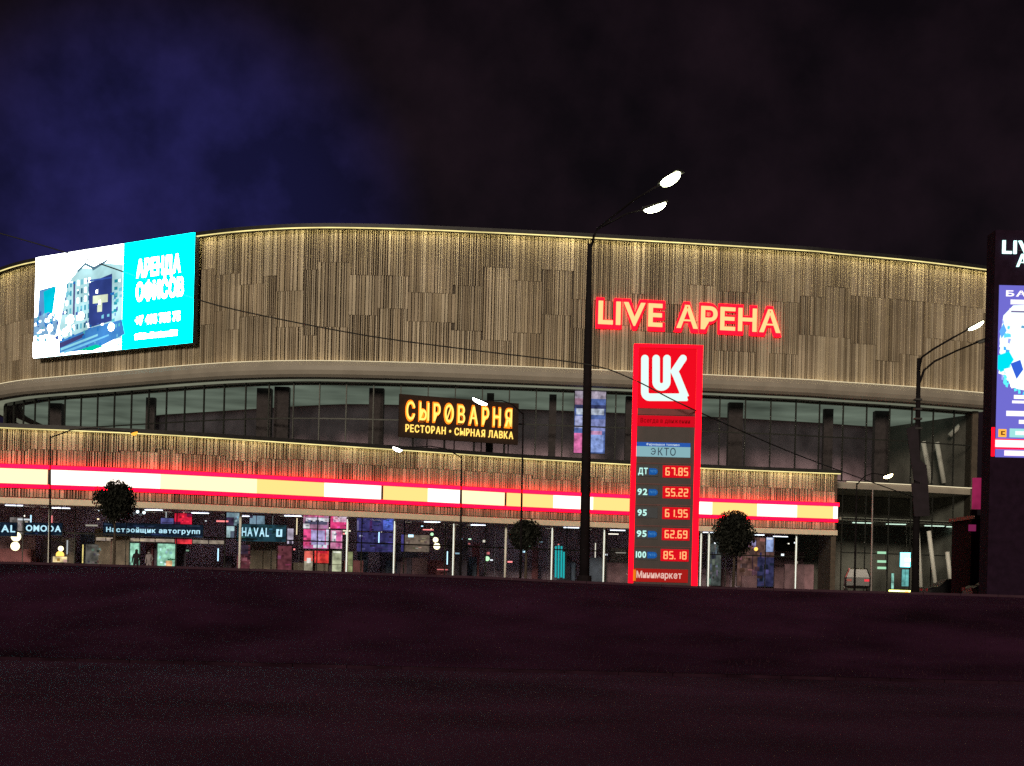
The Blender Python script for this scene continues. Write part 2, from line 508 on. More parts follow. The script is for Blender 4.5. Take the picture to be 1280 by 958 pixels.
# interior of the glass storey
INN = offset(UPF, -9.5)
slab = sweep(UPF, [(-.5, H_FL - .35), (-.5, H_FL + .2), (-15.2, H_FL + .2), (-15.2, H_FL - .35)]).build('floor_slab', M_fascia, arena)
sub = [p for p in UPF if 640 + F * p[0] / p[1] > 1052]
sweep(sub, [(-.5, H_FL + .205), (-.38, H_FL + .205), (-.38, H_FL + .26), (-.5, H_FL + .26)]).build('light_line', M_ledrim, slab)
ceil = sweep(UPF, [(-2.0, H_FBOT - .12), (-2.0, H_FBOT - .02), (-15.0, H_FBOT - .02), (-15.0, H_FBOT - .12)]).build('ceiling', M_soffit, arena)
M_ceil = emit('lit_ceiling_emission', (0.56, 0.70, 0.54), 0.22, vary=0.55, vscale=0.12)
sweep(UPF, [(-2.4, H_FBOT - .16), (-2.4, H_FBOT - .13), (-14.4, H_FBOT - .13), (-14.4, H_FBOT - .16)]).build('ceiling_glow', M_ceil, ceil)  # emissive sheet stands in for the light falling on the ceiling
sweep(UPF, [(-15.0, H_FL), (-15.0, H_FBOT), (-15.3, H_FBOT), (-15.3, H_FL)]).build('back_wall', M_inwall, arena)
rc = random.Random(11)
for x in (70, 188, 330, 352, 470, 612, 690, 790, 918, 1034, 1100):
    c = at_px(offset(UPF, -rc.uniform(2.5, 4.5)), x, 12)
    w = rc.choice((.6, .8, 1.2))
    MB().box((c[0], c[1], EYE + (H_FL + H_FBOT) / 2), (w, w * .8, H_FBOT - H_FL - .4)).build('interior_column', M_incol, arena)
eu = offset(UPF, -1.0)[-1]; ev = offset(UPF, -14.8)[-1]
MB().face([(eu[0] - .35, eu[1], EYE - .25), (ev[0] - .35, ev[1], EYE - .25), (ev[0] - .35, ev[1], EYE + H_FBOT - .2), (eu[0] - .35, eu[1], EYE + H_FBOT - .2)]).build('side_wall', M_inright, arena)
# leaning white struts seen through the right-hand glazing
def strut(xa, ya, xb, yb, D, r=.22, m=M_white):
    return MB().tube([W(xa, ya, D), W(xb, yb, D)], r, 10).build('leaning_strut', m, arena, smooth=True)
strut(1154, 552, 1164, 604, 127); strut(1171, 553, 1180, 604, 127.5); strut(1187, 545, 1212, 520, 127)

# ground storey to the right of the podium
GR = [p for p in resample(offset(UPF, -.6), .55) if 640 + F * p[0] / p[1] > 1046]
for i in range(0, len(GR) - step, step):
    bay(GR, i, -.28, H_FL - .4, (3.0, 5.9), 'window', arena, M_shopglass, .07, .1)
sweep(GR, [(-8, -.3), (-8, H_FL - .4), (-8.3, H_FL - .4), (-8.3, -.3)]).build('back_wall', M_inright, arena)
sweep(GR, [(-.2, 5.75), (-.2, 6.0), (-8, 6.0), (-8, 5.75)]).build('ceiling', M_soffit, arena)
M_strip = emit('strip_lamp', (0.75, 1.0, 0.80), 1.4)
for x in (1078, 1120, 1168, 1205):
    c = at_px(offset(UPF, -3.5), x, 5.7)
    MB().box((c[0], c[1], EYE + 5.70), (1.7, .25, .06)).build('ceiling_lamp', M_strip, arena)
for xa, ya, xb, yb in ((1146, 652, 1151, 734), (1161, 664, 1169, 729), (1184, 690, 1188, 726)):
    strut(xa, ya, xb, yb, 121.5, .19)

# podium: slats, LED line, ribbon, soffit
P_T, P_B = 9.42, 4.3
pw = sweep(PODF, [(0, 4.75), (0, H_POD - .1), (-.5, H_POD - .1), (-.5, 4.75)]).build('podium_wall', M_back, arena)
slats(offset(PODF, .003), 6.98, H_POD - .22, 21, 2, 'slat_cladding', pw, .16)
slats(offset(PODF, .003), 4.78, 5.42, 31, 1, 'lower_slat_cladding', pw, .12)
plip = sweep(PODF, [(-.6, H_POD - .097), (.6, H_POD - .097), (.6, H_POD - .18), (.67, H_POD - .18), (.67, H_POD + .1), (-.6, H_POD + .1)]).build('podium_roof_edge', M_dark, arena)
M_ledpod = emit('podium_led_line', (1.0, 0.86, 0.40), 10.0, vary=0.3, vscale=0.3)
sweep(PODF, [(.34, H_POD - .11), (.52, H_POD - .11), (.52, H_POD - .13), (.34, H_POD - .13)]).build('light_strip', M_ledpod, plip)
sweep(PODF, [(.60, H_POD - .255), (.60, H_POD - .185), (.66, H_POD - .185), (.66, H_POD - .255)]).build('light_line', M_thin, plip)
# podium roof
up_l = [at_px(UPF, x, 9) for x in range(0, 1050, 25)]
po_l = [at_px(PODF, x, 9.5) for x in range(0, 1050, 25)]
mb = MB()
pl = [PODF[0]] + po_l; ul = [(PODF[0][0] - 2, 165)] + up_l
for i in range(len(pl) - 1):
    mb.face([(*pl[i], EYE + H_POD - .13), (*pl[i + 1], EYE + H_POD - .13), (ul[i + 1][0], ul[i + 1][1] + .5, EYE + H_POD - .13), (ul[i][0], ul[i][1] + .5, EYE + H_POD - .13)])
mb.build('podium_roof', M_roof, arena)
endp = PODF[-1]
sweep(resample([endp, (endp[0] + .5, 124)], 1), [(0, -.28), (0, H_POD), (-.4, H_POD), (-.4, -.28)]).build('podium_end_wall', M_back, arena)
# soffit and its pale edge
M_pale = mat('pale_canopy_edge', (0.72, 0.64, 0.50), 0.5, noise=.08)
sof = sweep(PODF, [(.30, P_B), (.30, 4.70), (0, 4.74), (-7.2, 4.74), (-7.2, P_B + .3), (-.5, P_B + .3), (-.5, P_B)]).build('soffit', M_pale, arena)
M_dl = emit('soffit_downlight', (1.0, 0.92, 0.72), 3.0)
rd = random.Random(5)
for x in list(range(12, 1045, 31)):
    if rd.random() < .12: continue
    c = at_px(offset(PODF, -rd.choice((1.3, 2.2, 3.4))), x + rd.uniform(-8, 8), 4.5)
    MB().box((c[0], c[1], EYE + P_B + .26), (rd.choice((.7, 1.1, 1.5)), .22, .06)).build('downlight', M_dl, sof)
# ribbon screen; tubes added above and below imitate its red halo
M_rib = emit('ribbon_display', (1, 1, 1), 1.8, attr=True)
M_red = emit('red_halo_glow', (1.0, 0.001, 0.010), 14.0)
M_redlow = emit('red_halo_glow_lower', (1.0, 0.001, 0.012), 8.0)
RB0, RB1 = 5.66, 6.66
YEL = (1.0, .46, .15); CRM = (1.0, .64, .36); WHT = (1.0, .86, .74)
rib = sweep(PODF, [(.02, RB0 - .3), (.02, RB1 + .3), (.17, RB1 + .3), (.17, RB0 - .3)]).build('ribbon_housing', M_screenbox, arena)
segs = [(-60, 60, CRM), (63, 200, WHT), (200, 320, CRM), (320, 404, YEL), (404, 475, WHT), (478, 533, YEL), (533, 573, WHT), (575.5, 629, CRM), (632, 690, YEL), (690, 740, WHT),
        (740, 788, YEL), (788, 845, CRM), (845, 889, WHT), (889, 945, YEL), (945, 995, WHT), (995, 1040, YEL), (1040, 1046, WHT)]
for a, b, c in segs:
    sp = sub_poly(PODF, a, b, 6.1)
    sweep(sp, [(.175, RB0), (.175, RB1), (.24, RB1), (.24, RB0)], col=c).build('display_panel', M_rib, rib)
for h0, h1, o0, o1 in ((RB1 + .03, RB1 + .27, .30, .52), (RB0 - .28, RB0 - .03, .176, .30)):
    sweep(PODF, [(o0, h0), (o0, h1), (o1, h1), (o1, h0)]).build('red_halo_tube', M_red if h0 > RB0 else M_redlow, rib)
# ground storey under the podium: shop windows, floor, back wall, white lit columns
SH = resample(offset(PODF, -6.8), .9)
for i in range(0, len(SH) - step, step):
    bay(SH, i, -.28, P_B + .25, (2.6,), 'shop_window', arena, M_shopglass, .06, .1)
sweep(PODF, [(-15, -.3), (-15, P_B + .4), (-15.3, P_B + .4), (-15.3, -.3)]).build('shop_back_wall', M_inwall, arena)
sweep(PODF, [(-7.2, P_B + .31), (-7.2, P_B + .5), (-15.3, P_B + .5), (-15.3, P_B + .31)]).build('shop_ceiling', M_inwall, arena)
sweep(PODF, [(1.5, -.30), (1.5, -.265), (-15, -.265), (-15, -.30)]).build('shop_floor', M_infloor, arena)
M_colled = emit('column_fill_glow', (0.95, 1.0, 0.88), 1.1)
def column(x, lit=True):
    c = at_px(offset(PODF, -.9), x, 2.5)
    o = MB().tube([(c[0], c[1], EYE - .28), (c[0], c[1], EYE + P_B)], .09, 12).build('column', M_white, arena, smooth=True)
    if lit: MB().box((c[0] - .02, c[1] - .112, EYE + 2.0), (.06, .03, 4.3)).build('light_strip', M_colled, o)  # added glowing strip, in place of downlight falling on the white column
for x in (434, 493, 567, 690, 755, 876, 886, 995): column(x)
for x in (62, 300, 632, 820): column(x, False)

# ------------------------------------------------------------------ flat lit things placed where the photo shows them
M_disp = emit('lit_picture', (1, 1, 1), 1.0, attr=True, vary=.55, vscale=2.2)
M_bright = emit('bright_display', (1, 1, 1), 8.0, attr=True, vary=.25, vscale=.5)

class Frame:
    """a vertical plane through two picture points; lays flat shapes on it"""
    def __init__(s, O, right): s.O = Vector(O); s.r = Vector((right[0], right[1], 0)).normalized(); s.u = Vector((0, 0, 1)); s.n = s.r.cross(s.u)
    def p(s, a, b, d=0): return s.O + s.r * a + s.u * b + s.n * d

def slab_on(fr, a0, b0, a1, b1, d0, d1, mb=None, col=None):
    mb = mb or MB()
    mb.hexa([fr.p(a0, b0, d1), fr.p(a1, b0, d1), fr.p(a1, b0, d0), fr.p(a0, b0, d0), fr.p(a0, b1, d1), fr.p(a1, b1, d1), fr.p(a1, b1, d0), fr.p(a0, b1, d0)], col)
    return mb
def poly_on(fr, pts, d0, d1, mb=None, col=None):
    """prism of a (convex) outline"""
    mb = mb or MB(); n = len(pts)
    b = len(mb.v)
    for d in (d0, d1):
        for a, c in pts: mb.v.append(tuple(fr.p(a, c, d)))
    mb.f.append(tuple(b + n + k for k in range(n))); mb.c.append(col)
    mb.f.append(tuple(b + n - 1 - k for k in range(n))); mb.c.append(col)
    for k in range(n):
        mb.f.append((b + k, b + (k + 1) % n, b + n + (k + 1) % n, b + n + k)); mb.c.append(col)
    return mb

# ---- lettering
_g = {}
def glyph(ch, ext, off):
    k = (ch, ext, off)
    if k in _g: return _g[k]
    c = bpy.data.curves.new('letter', 'FONT'); c.body = ch; c.size = 1; c.extrude = ext; c.offset = off; c.resolution_u = 3
    o = bpy.data.objects.new('letter', c); COL.objects.link(o)
    bpy.context.view_layer.update()
    me = bpy.data.meshes.new_from_object(o.evaluated_get(bpy.context.evaluated_depsgraph_get()))
    cap = .728 if ord(ch) > 0x3ff else .69
    vs_ = [(v.co.x / cap, v.co.y / cap, v.co.z) for v in me.vertices]
    fs = [tuple(p.vertices) for p in me.polygons]
    bpy.data.objects.remove(o); bpy.data.curves.remove(c); bpy.data.meshes.remove(me)
    xs_ = [v[0] for v in vs_] or [0]
    _g[k] = (vs_, fs, min(xs_), max(xs_))
    return _g[k]

def lettering(fr, text, a0, b0, width, height, d, thick, off=0.02, gap=.16, space=.42, col=None):
    """list of (character, MB), fitted to width x height on the frame's plane, standing proud by d"""
    cur = 0; items = []
    for ch in text:
        if ch == ' ': cur += space; continue
        vs_, fs, x0, x1 = glyph(ch, .5, off)
        items.append((ch, vs_, fs, cur - x0)); cur += x1 - x0 + gap
    cur -= gap
    kx = width / cur
    out = []
    for ch, vs_, fs, sx in items:
        m = MB()
        m.v = [tuple(fr.p(a0 + (x + sx) * kx, b0 + y * height, d + (z + .5) * thick)) for x, y, z in vs_]
        m.f = list(fs); m.c = [col] * len(fs)
        out.append((ch, m))
    return out
def merge(ms):
    M = MB()
    for m in ms:
        b = len(M.v); M.v += m.v; M.f += [tuple(i + b for i in f) for f in m.f]; M.c += m.c
    return M
def text_mesh(fr, text, a0, b0, width, height, d, thick, name, material, parent, off=0.02, gap=.16, space=.42, col=None):
    return merge([m for _, m in lettering(fr, text, a0, b0, width, height, d, thick, off, gap, space, col)]).build(name, material, parent, recalc=False)

# ---- video screen on the upper storey
A = Vector((*at_px(UPF, 57, 23), 0)); B = Vector((*at_px(UPF, 255, 23), 0))
scr_t = (B - A).normalized()
fr = Frame(A + Vector((scr_t.y, -scr_t.x, 0)) * 1.2, scr_t)
SW = (B - A).length; sz0, sz1 = EYE + 18.95, EYE + 28.05
SHh = sz1 - sz0
screen = thing('video_screen', 'large bright cyan and white video screen on the left of the slatted facade', 'video screen', fr.p(SW / 2, sz0))
fr.O.z = sz0
slab_on(fr, -.04, -.04, SW + .04, SHh + .04, -.5, -.02).build('housing', M_screenbox, screen)
mb = MB()
CY = (0.0, .80, .86)
def S(pts, d, c): # picture polygons in fractions of the screen (x from left, y from top)
    k = 1.0 if min(c) > .84 else .125
    poly_on(fr, [(x * SW, (1 - y) * SHh) for x, y in pts], d, d + .01, mb, tuple(q * k for q in c))
slab_on(fr, 0, 0, SW, SHh, -.015, 0, mb, CY)
def R(x0, y0, x1, y1, d, c): S([(x0, y0), (x1, y0), (x1, y1), (x0, y1)], d, c)
R(0, 0, .575, 1, .002, (.95, 1.0, 1.0))
S([(.03, .33), (.13, .31), (.11, .62), (.02, .72)], .014, (.10, .28, .55))
S([(.06, .35), (.145, .31), (.125, .58), (.07, .6)], .026, (.0, .50, .65))
S([(0, .60), (.10, .56), (.17, .66), (.15, .80), (0, .78)], .036, (.22, .42, .65))
S([(.22, .3), (.30, .17), (.40, .2), (.44, .15), (.575, .2), (.575, .9), (.2, .88), (.17, .72)], .014, (.50, .82, .86))
S([(.28, .19), (.335, .125), (.405, .19), (.395, .21), (.335, .155), (.285, .215)], .048, (.12, .25, .32))
S([(.38, .185), (.48, .125), (.48, .145), (.385, .215)], .05, (.10, .2, .28))
rs = random.Random(2)
for j in range(6):
    for i in range(7):
        x = .215 + i * .024; y = .30 + j * .085 + i * -.004
        R(x, y, x + .011, y + .05, .05, rs.choice(((.05, .35, .5), (.15, .55, .68), (.85, 1, 1), (.03, .18, .3))))
R(.262, .30, .274, .62, .066, (.10, .10, .25))
S([(.363, .33), (.51, .27), (.515, .72), (.37, .76)], .07, (.035, .06, .26))
R(.365, .30, .512, .315, .084, (.05, .12, .5))
R(.392, .46, .487, .535, .084, (.75, .85, .62)); R(.422, .535, .452, .62, .084, (.75, .85, .62))
for i in range(5): R(.525, .33 + i * .07, .545, .36 + i * .07, .05, (.02, .32, .42))
S([(.18, .86), (.40, .76), (.58, .72), (.60, .86), (.42, .97), (.18, .98)], .09, (.06, .25, .62))
S([(.19, .93), (.43, .83), (.43, .85), (.19, .955)], .103, (.3, .75, .9))
S([(.19, .97), (.5, .845), (.5, .86), (.22, .985)], .103, (.2, .6, .9))
S([(.18, .88), (.34, .81), (.34, .845), (.18, .93)], .103, (.06, .06, .2))
S([(.30, .97), (.42, .93), (.47, .955), (.40, .985)], .106, (.0, .55, .35))
S([(0, .84), (.08, .78), (.15, .80), (.165, .99), (0, .99)], .09, (.98, .98, .95))
for k in range(150):
    x_, y_ = rs.choice(((rs.uniform(.0, .2), rs.uniform(.55, .82)), (rs.uniform(.2, .57), rs.uniform(.28, .8)), (rs.uniform(.15, .56), rs.uniform(.72, .95))))
    a_, b_ = rs.uniform(.004, .02), rs.uniform(.008, .035)
    S([(x_, y_), (x_ + a_, y_ - b_ * .3), (x_ + a_, y_ + b_), (x_, y_ + b_)], .05 + .0004 * k, rs.choice(((.02, .2, .6), (.2, .6, .75), (.9, .95, .98), (.05, .1, .4), (.1, .5, .6), (.95, .97, .9))))
for cx_, cy_, rr in ((.215, .78, .03), (.115, .72, .028), (.515, .78, .03), (.25, .66, .035), (.32, .64, .03)):
    S([(cx_ + rr * .7 * math.cos(t * .7854), cy_ + rr * 1.4 * math.sin(t * .7854)) for t in range(8)], .11, (1, 1, .95))
mb.build('display', M_bright, screen)
WH = (1.15, 1.15, 1.1)
for tx, y, w, h, o_ in (('АРЕНДА', .345, .265, .165, .035), ('ОФИСОВ', .565, .285, .17, .035), ('+7 495 755 75', .79, .27, .085, .03), ('РЕКЛАМА ЗДЕСЬ', .925, .26, .06, .03)):
    if tx.startswith('РЕК'):
        for k in range(11):     # a line too blurred to read: only its strokes
            slab_on(fr, (.665 + k * .0235) * SW, (1 - y) * SHh, (.665 + k * .0235 + .0185) * SW, (1 - y + h * rs.uniform(.75, 1)) * SHh, .12, .14, mb := MB(), WH)
            mb.build('letter', M_bright, screen)
    else:
        ms = []
        for q in range(4):
            ms += [m for _, m in lettering(fr, tx, .665 * SW + .07 * (q % 2), (1 - y) * SHh + .07 * (q // 2), w * SW - .07, h * SHh - .07, .12 + .011 * q, .01, off=.022, gap=.14, col=WH)]
        merge(ms).build('lettering', M_bright, screen, recalc=False)

# ---- red and yellow name sign on the facade
def sign_frame(x0, x1, h, out, poly):
    A = Vector((*at_px(poly, x0, h), 0)); B = Vector((*at_px(poly, x1, h), 0))
    t = (B - A).normalized()
    f_ = Frame(A + Vector((t.y, -t.x, 0)) * out, t)
    return f_, (B - A).length
fr, SL = sign_frame(746, 972.5, 21, .45, UPF)
Dm = (fr.O.y + (fr.O + fr.r * SL).y) / 2
fr.O.z = W(746, 404.5, fr.O.y).z
hL = 27.5 * Dm / F
# the baseline follows the storey: level in the world
M_face = emit('sign_face', (1.0, 0.50, 0.20), 1.5)
M_rim = emit('sign_red_halo', (1.0, 0.003, 0.012), 4.0)
name_sign = thing('name_sign', 'illuminated sign of cream letters rimmed in red high on the slatted facade', 'sign', fr.p(SL / 2, 0))
ws = SL
for (ch, m), (_, m2) in zip(lettering(fr, 'LIVE АРЕНА', 0, 0, ws, hL, .05, .12, off=.018, gap=.14, space=.5), lettering(fr, 'LIVE АРЕНА', 0, 0, ws, hL, -.2, .24, off=.018, gap=.14, space=.5)):
    L_ = m.build('letter', M_face, name_sign, recalc=False)
# red halo of each letter, built as a glowing outline a little larger than its face
for ch, m in lettering(fr, 'LIVE АРЕНА', -.14, -.14, ws + .28, hL + .28, -.26, .25, off=.07, gap=.14 - .1, space=.5 - .09):
    m.build('letter_halo', M_rim, name_sign, recalc=False)
for k in range(6):
    slab_on(fr, SL * (k + .5) / 6 - .04, -.05, SL * (k + .5) / 6 + .04, hL + .05, -.45, -.25).build('bracket', M_dark, name_sign)

# ---- restaurant sign standing over the podium roof
Aq, Bq = W(503, 553, 109.2), W(646, 553, 113.2)
fr = Frame((Aq.x, Aq.y, 0), (Bq.x - Aq.x, Bq.y - Aq.y))
RL = math.hypot(Bq.x - Aq.x, Bq.y - Aq.y)
zt = EYE + 14.05; zb = EYE + 10.75; fr.O.z = zb
rest = thing('restaurant_sign', 'amber glowing two-line restaurant sign over the podium roof', 'sign', fr.p(RL / 2, 0))
M_board = mat('sign_board', (0.025, 0.011, 0.007), 0.7)
slab_on(fr, -.3, 0, RL + .1, zt - zb, -.2, 0).build('board', M_board, rest)
for k in (.1, .37, .63, .9): slab_on(fr, RL * k - .06, -1.3, RL * k + .06, .1, -.35, -.21).build('support_post', M_dark, rest)
M_amber = emit('amber_letters', (1.0, 0.60, 0.12), 1.7)
M_amberrim = emit('amber_letter_rim', (1.0, 0.20, 0.01), 2.2)
hb = zt - zb
for txt, b0, w, h, o_, g_ in (('СЫРОВАРНЯ', hb * .42, RL * .92, hb * .41, .004, .50), ('РЕСТОРАН • СЫРНАЯ ЛАВКА', hb * .13, RL * .94, hb * .17, .012, .26)):
    if len(txt) < 12:
        for ch, m in lettering(fr, txt, .22, b0, w, h, .12, .1, off=o_, gap=g_): m.build('letter', M_amber, rest, recalc=False)
        for ch, m in lettering(fr, txt, .17, b0 - .05, w + .1, h + .1, .02, .09, off=.04, gap=g_ - .072): m.build('letter_rim', M_amberrim, rest, recalc=False)
        # the dairy's O carries a slash
        t0 = .22 + w * .372
        m = MB(); poly_on(fr, [(t0, b0 + h * .15), (t0 + .07, b0 + h * .15), (t0 + .38, b0 + h * .85), (t0 + .31, b0 + h * .85)], .12, .23, m).build('letter_slash', M_amber, rest)
    else:
        text_mesh(fr, txt, .2, b0, w, h, .05, .08, 'small_lettering', M_amber, rest, off=o_, gap=g_, space=.5)

# ---- tall video panel behind the glass
c = at_px(offset(UPF, -1.6), 718, 13)
fr = Frame((c[0], c[1], EYE + 10.6), (1, .02))
vp = thing('poster_screen', 'tall narrow bluish video panel behind the glass storey, beside the dark lamp mast', 'video screen', fr.p(1.2, 0))
pw_, ph_ = 2.55, 5.1
slab_on(fr, -.06, -.06, pw_ + .06, ph_ + .06, -.15, -.005).build('housing', M_screenbox, vp)
mb = MB(); slab_on(fr, 0, 0, pw_, ph_, 0, .01, mb, (.10, .16, .42))
for (x0, y0, x1, y1, c_) in ((0, .88, 1, 1, (.42, .36, .45)), (0, .78, .3, .9, (.38, .2, .28)), (.05, .62, .95, .72, (.55, .62, .75)), (0, 0, .30, .32, (.75, .18, .42)), (.45, .02, .95, .3, (.30, .42, .85)),
                             (.5, .36, 1, .55, (.26, .3, .62)), (.02, .40, .3, .6, (.42, .45, .72)), (.0, .72, 1, .78, (.05, .06, .16)), (.55, .3, .9, .36, (.6, .3, .5))):
    slab_on(fr, x0 * pw_, y0 * ph_, x1 * pw_, y1 * ph_, .012 + .004 * (y1 < .62), .03, mb, c_)
mb.build('display', M_disp, vp)

# ---- ground floor shop signs and lit panels
rp = random.Random(23)
def panel_px(x0, y0, x1, y1, D, name, label, cat, shapes, base, depth=.12, m=M_disp, group=None):
    a = W(x0, y1, D); b = W(x1, y0, D)
    fr = Frame((a.x, D, a.z), (1, 0)); w, h = b.x - a.x, W((x0 + x1) / 2, y0, D).z - W((x0 + x1) / 2, y1, D).z
    fr.O.z = W((x0 + x1) / 2, y1, D).z
    t = thing(name, label, cat, fr.p(w / 2, 0), group)
    slab_on(fr, -.03, -.03, w + .03, h + .03, -depth, -.004).build('housing', M_screenbox, t)
    mb = MB(); slab_on(fr, 0, 0, w, h, 0, .01, mb, base)
    for i, (sx0, sy0, sx1, sy1, c_) in enumerate(shapes):
        slab_on(fr, sx0 * w, sy0 * h, sx1 * w, sy1 * h, .011, .014 + .003 * i, mb, c_)
    if w * h > 1.2 and m is M_disp:      # the picture or window is busy: shelves, goods, people's things
        for k in range(int(min(40, 8 + 5 * w * h))):
            a_, b_ = rp.uniform(.02, .16), rp.uniform(.02, .14); x_, y_ = rp.uniform(0, 1 - a_), rp.uniform(0, 1 - b_)
            near = base
            for q in shapes:
                if q[0] <= x_ <= q[2] and q[1] <= y_ <= q[3]: near = q[4]
            f_ = rp.choice((.25, .5, .7, 1.3, 1.7, 2.4)); tnt = [rp.uniform(.7, 1.3) for _ in range(3)]
            slab_on(fr, x_ * w, y_ * h, (x_ + a_) * w, (y_ + b_) * h, .03, .036 + .0006 * k, mb, tuple(min(1.1, q * f_ * t_ + .004) for q, t_ in zip(near, tnt)))
    mb.build('display', m, t)
    return t, fr, w, h
DS = lambda x, k: at_px(offset(PODF, -k), x, 2)[1]
SGN = (.45, .85, 1.0)
def shop_sign(x0, y0, x1, y1, text, label, k=7.6 - 1.0, tone=(.006, .012, .024), n_marks=0, tx=(.03, .97)):
    t, fr, w, h = panel_px(x0, y0, x1, y1, DS((x0 + x1) / 2, k), 'shop_sign', label, 'shop sign', [], tone, .1)
    lh = .36 if len(text) > 8 else .5
    if text: text_mesh(fr, text, w * tx[0], h * .3, w * (tx[1] - tx[0]), h * lh, .02, .04, 'lettering', M_bright2, t, off=.02, gap=.2)
    return t, fr, w, h
M_bright2 = emit('white_blue_letters', (0.50, 0.85, 1.0), 1.1)
shop_sign(-32, 653, 21, 670, 'HAVAL', 'dark shop sign cut by the left edge of the picture, pale letters')
shop_sign(31, 654, 78, 669, 'OMODA', 'short dark shop sign with pale blue letters right of the bright shop lamp')
shop_sign(129, 655, 254, 671, 'Настройщик автогрупп', 'long dark shop sign with a line of small pale blue letters over the entrance')
t, fr_, w_, h_ = shop_sign(296, 656, 358, 677, 'HAVAL', 'bluish shop sign with white car dealer lettering and a square emblem', tone=(.012, .04, .055), tx=(.1, .65))
mb = MB()
for q in ((.80, .3, .84, .75), (.80, .3, .92, .40), (.88, .3, .92, .75), (.80, .65, .86, .75)):
    slab_on(fr_, q[0] * w_, q[1] * h_, q[2] * w_, q[3] * h_, .02, .05 + .003 * q[0], mb)
mb.build('emblem', M_bright2, t)

MINT = (.36, .72, .52)
panel_px(152, 679, 175, 707, DS(160, 8.6), 'lit_doorway', 'mint green lit doorway with a person standing before it', 'doorway', [(0, 0, .05, 1, (.1, .2, .15)), (.95, 0, 1, 1, (.1, .2, .15)), (.1, .38, .3, .41, (.05, .2, .12))], MINT)
panel_px(196, 680, 219, 708, DS(208, 8.6), 'lit_doorway', 'mint green lit doorway with a peach glow low on its right', 'doorway', [(.5, 0, .85, .25, (.9, .5, .25)), (.6, .28, 1, .33, (.03, .15, .06)), (0, 0, .04, 1, (.1, .2, .15))], MINT)
panel_px(120, 673, 218, 677, DS(160, 8.3), 'light_box', 'long beige light box above the mint doorways', 'light box', [(.3, 0, .42, 1, (.05, .03, .05))] + [(k, 0, k + .012, 1, (.03, .02, .02)) for k in (.12, .55, .75)], (.34, .26, .20))
panel_px(219, 674, 240, 680, DS(230, 8.3), 'light_box', 'small glowing red light box right of the mint doorways', 'light box', [(0, .8, 1, 1, (.5, .02, .05))], (1.0, .05, .07))
panel_px(240.5, 675.5, 280, 680, DS(260, 8.3), 'light_box', 'beige light box right of the small red one', 'light box', [(.5, 0, .53, 1, (.02, .01, .02))], (.33, .26, .20))
panel_px(218, 642, 240, 660, DS(228, 9), 'red_banner', 'glowing red hanging shape high inside the shop left of the dealer sign', 'banner', [(0, 0, .35, .4, (.12, .01, .05)), (.7, .75, 1, 1, (.15, .01, .05))], (.75, .015, .05))
panel_px(201, 648, 217, 655, DS(208, 9.2), 'ceiling_screen', 'dim violet-blue screen under the shop ceiling', 'screen', [(.1, .1, .9, .3, (.05, .04, .12))], (.10, .10, .30))
panel_px(283, 637, 302, 657, DS(292, 9), 'shop_banner', 'grey-blue angled banner at the left end of the dealer showroom', 'banner', [(0, 0, .5, .5, (.05, .03, .07)), (.55, .6, 1, .9, (.3, .42, .46))], (.17, .26, .31))
panel_px(283, 658, 293, 673, DS(288, 9), 'shop_banner', 'small pale cyan banner left of the dealer lettering', 'banner', [(.5, 0, 1, .6, (.08, .1, .14))], (.36, .50, .52))
panel_px(312, 645, 331, 657, DS(320, 9), 'shop_banner', 'blue-grey globe-like panel above the dealer lettering', 'banner', [(.42, 0, .48, 1, (.05, .06, .1)), (0, .75, .2, 1, (.04, .03, .06))], (.18, .28, .36))
panel_px(359, 661, 367, 680, DS(363, 8.5), 'light_column', 'pale lilac upright light right of the dealer emblem', 'light', [(.3, 0, .8, .2, (.05, .04, .06))], (.45, .38, .48))
panel_px(296, 682, 365, 714, DS(330, 10), 'showroom_wall', 'dim reddish lit wall low inside the dealer showroom', 'wall panel', [(.5, 0, .515, 1, (.04, .02, .03)), (0, .6, .2, 1, (.05, .03, .05))], (.13, .035, .045))
t, fr, w, h = panel_px(379, 641, 411, 661, DS(395, 7.8), 'advert_screen', 'upper left pink and white advert panel with a dark car roof', 'advert', [(0, .75, .8, 1, (.85, .10, .25)), (.05, .25, .95, .45, (.10, .09, .16)), (.1, .45, 1, .65, (.85, .80, .88)), (0, 0, .25, .3, (.75, .7, .75))], (.42, .20, .32))
panel_px(413, 643, 436, 661, DS(424, 7.8), 'advert_screen', 'upper right pink advert panel fading to white', 'advert', [(.15, .45, 1, .95, (.85, .45, .65)), (.4, .7, 1, .95, (.85, .65, .8))], (.75, .05, .20))
panel_px(379, 662, 411, 686, DS(395, 7.8), 'advert_screen', 'lower left lilac and white advert panel with a red edge', 'advert', [(0, .1, .3, 1, (.80, .08, .25)), (.3, .2, .85, .95, (.45, .38, .68)), (.4, .04, .95, .2, (.72, .75, .85)), (.9, .2, 1, 1, (.75, .72, .88))], (.55, .12, .3))
panel_px(413, 663, 428, 686, DS(420, 7.8), 'advert_screen', 'lower right narrow white and pink advert panel', 'advert', [(.1, .4, .45, .95, (.8, .7, .78)), (.5, .1, .9, .9, (.75, .15, .38))], (.70, .25, .42))
panel_px(380, 689, 391, 714, DS(385, 8.2), 'kiosk', 'beige and red lit kiosk panel under the advert screens', 'kiosk', [(0, .5, 1, 1, (.85, .16, .12)), (.3, .4, .8, .65, (.8, .75, .7))], (.36, .31, .22))
panel_px(393, 689, 411, 704, DS(402, 8.2), 'kiosk', 'bright red lit kiosk panel under the advert screens', 'kiosk', [(.1, .8, .9, 1, (.6, .02, .04)), (.3, .2, .34, .9, (.8, .2, .15))], (1.0, .06, .05))
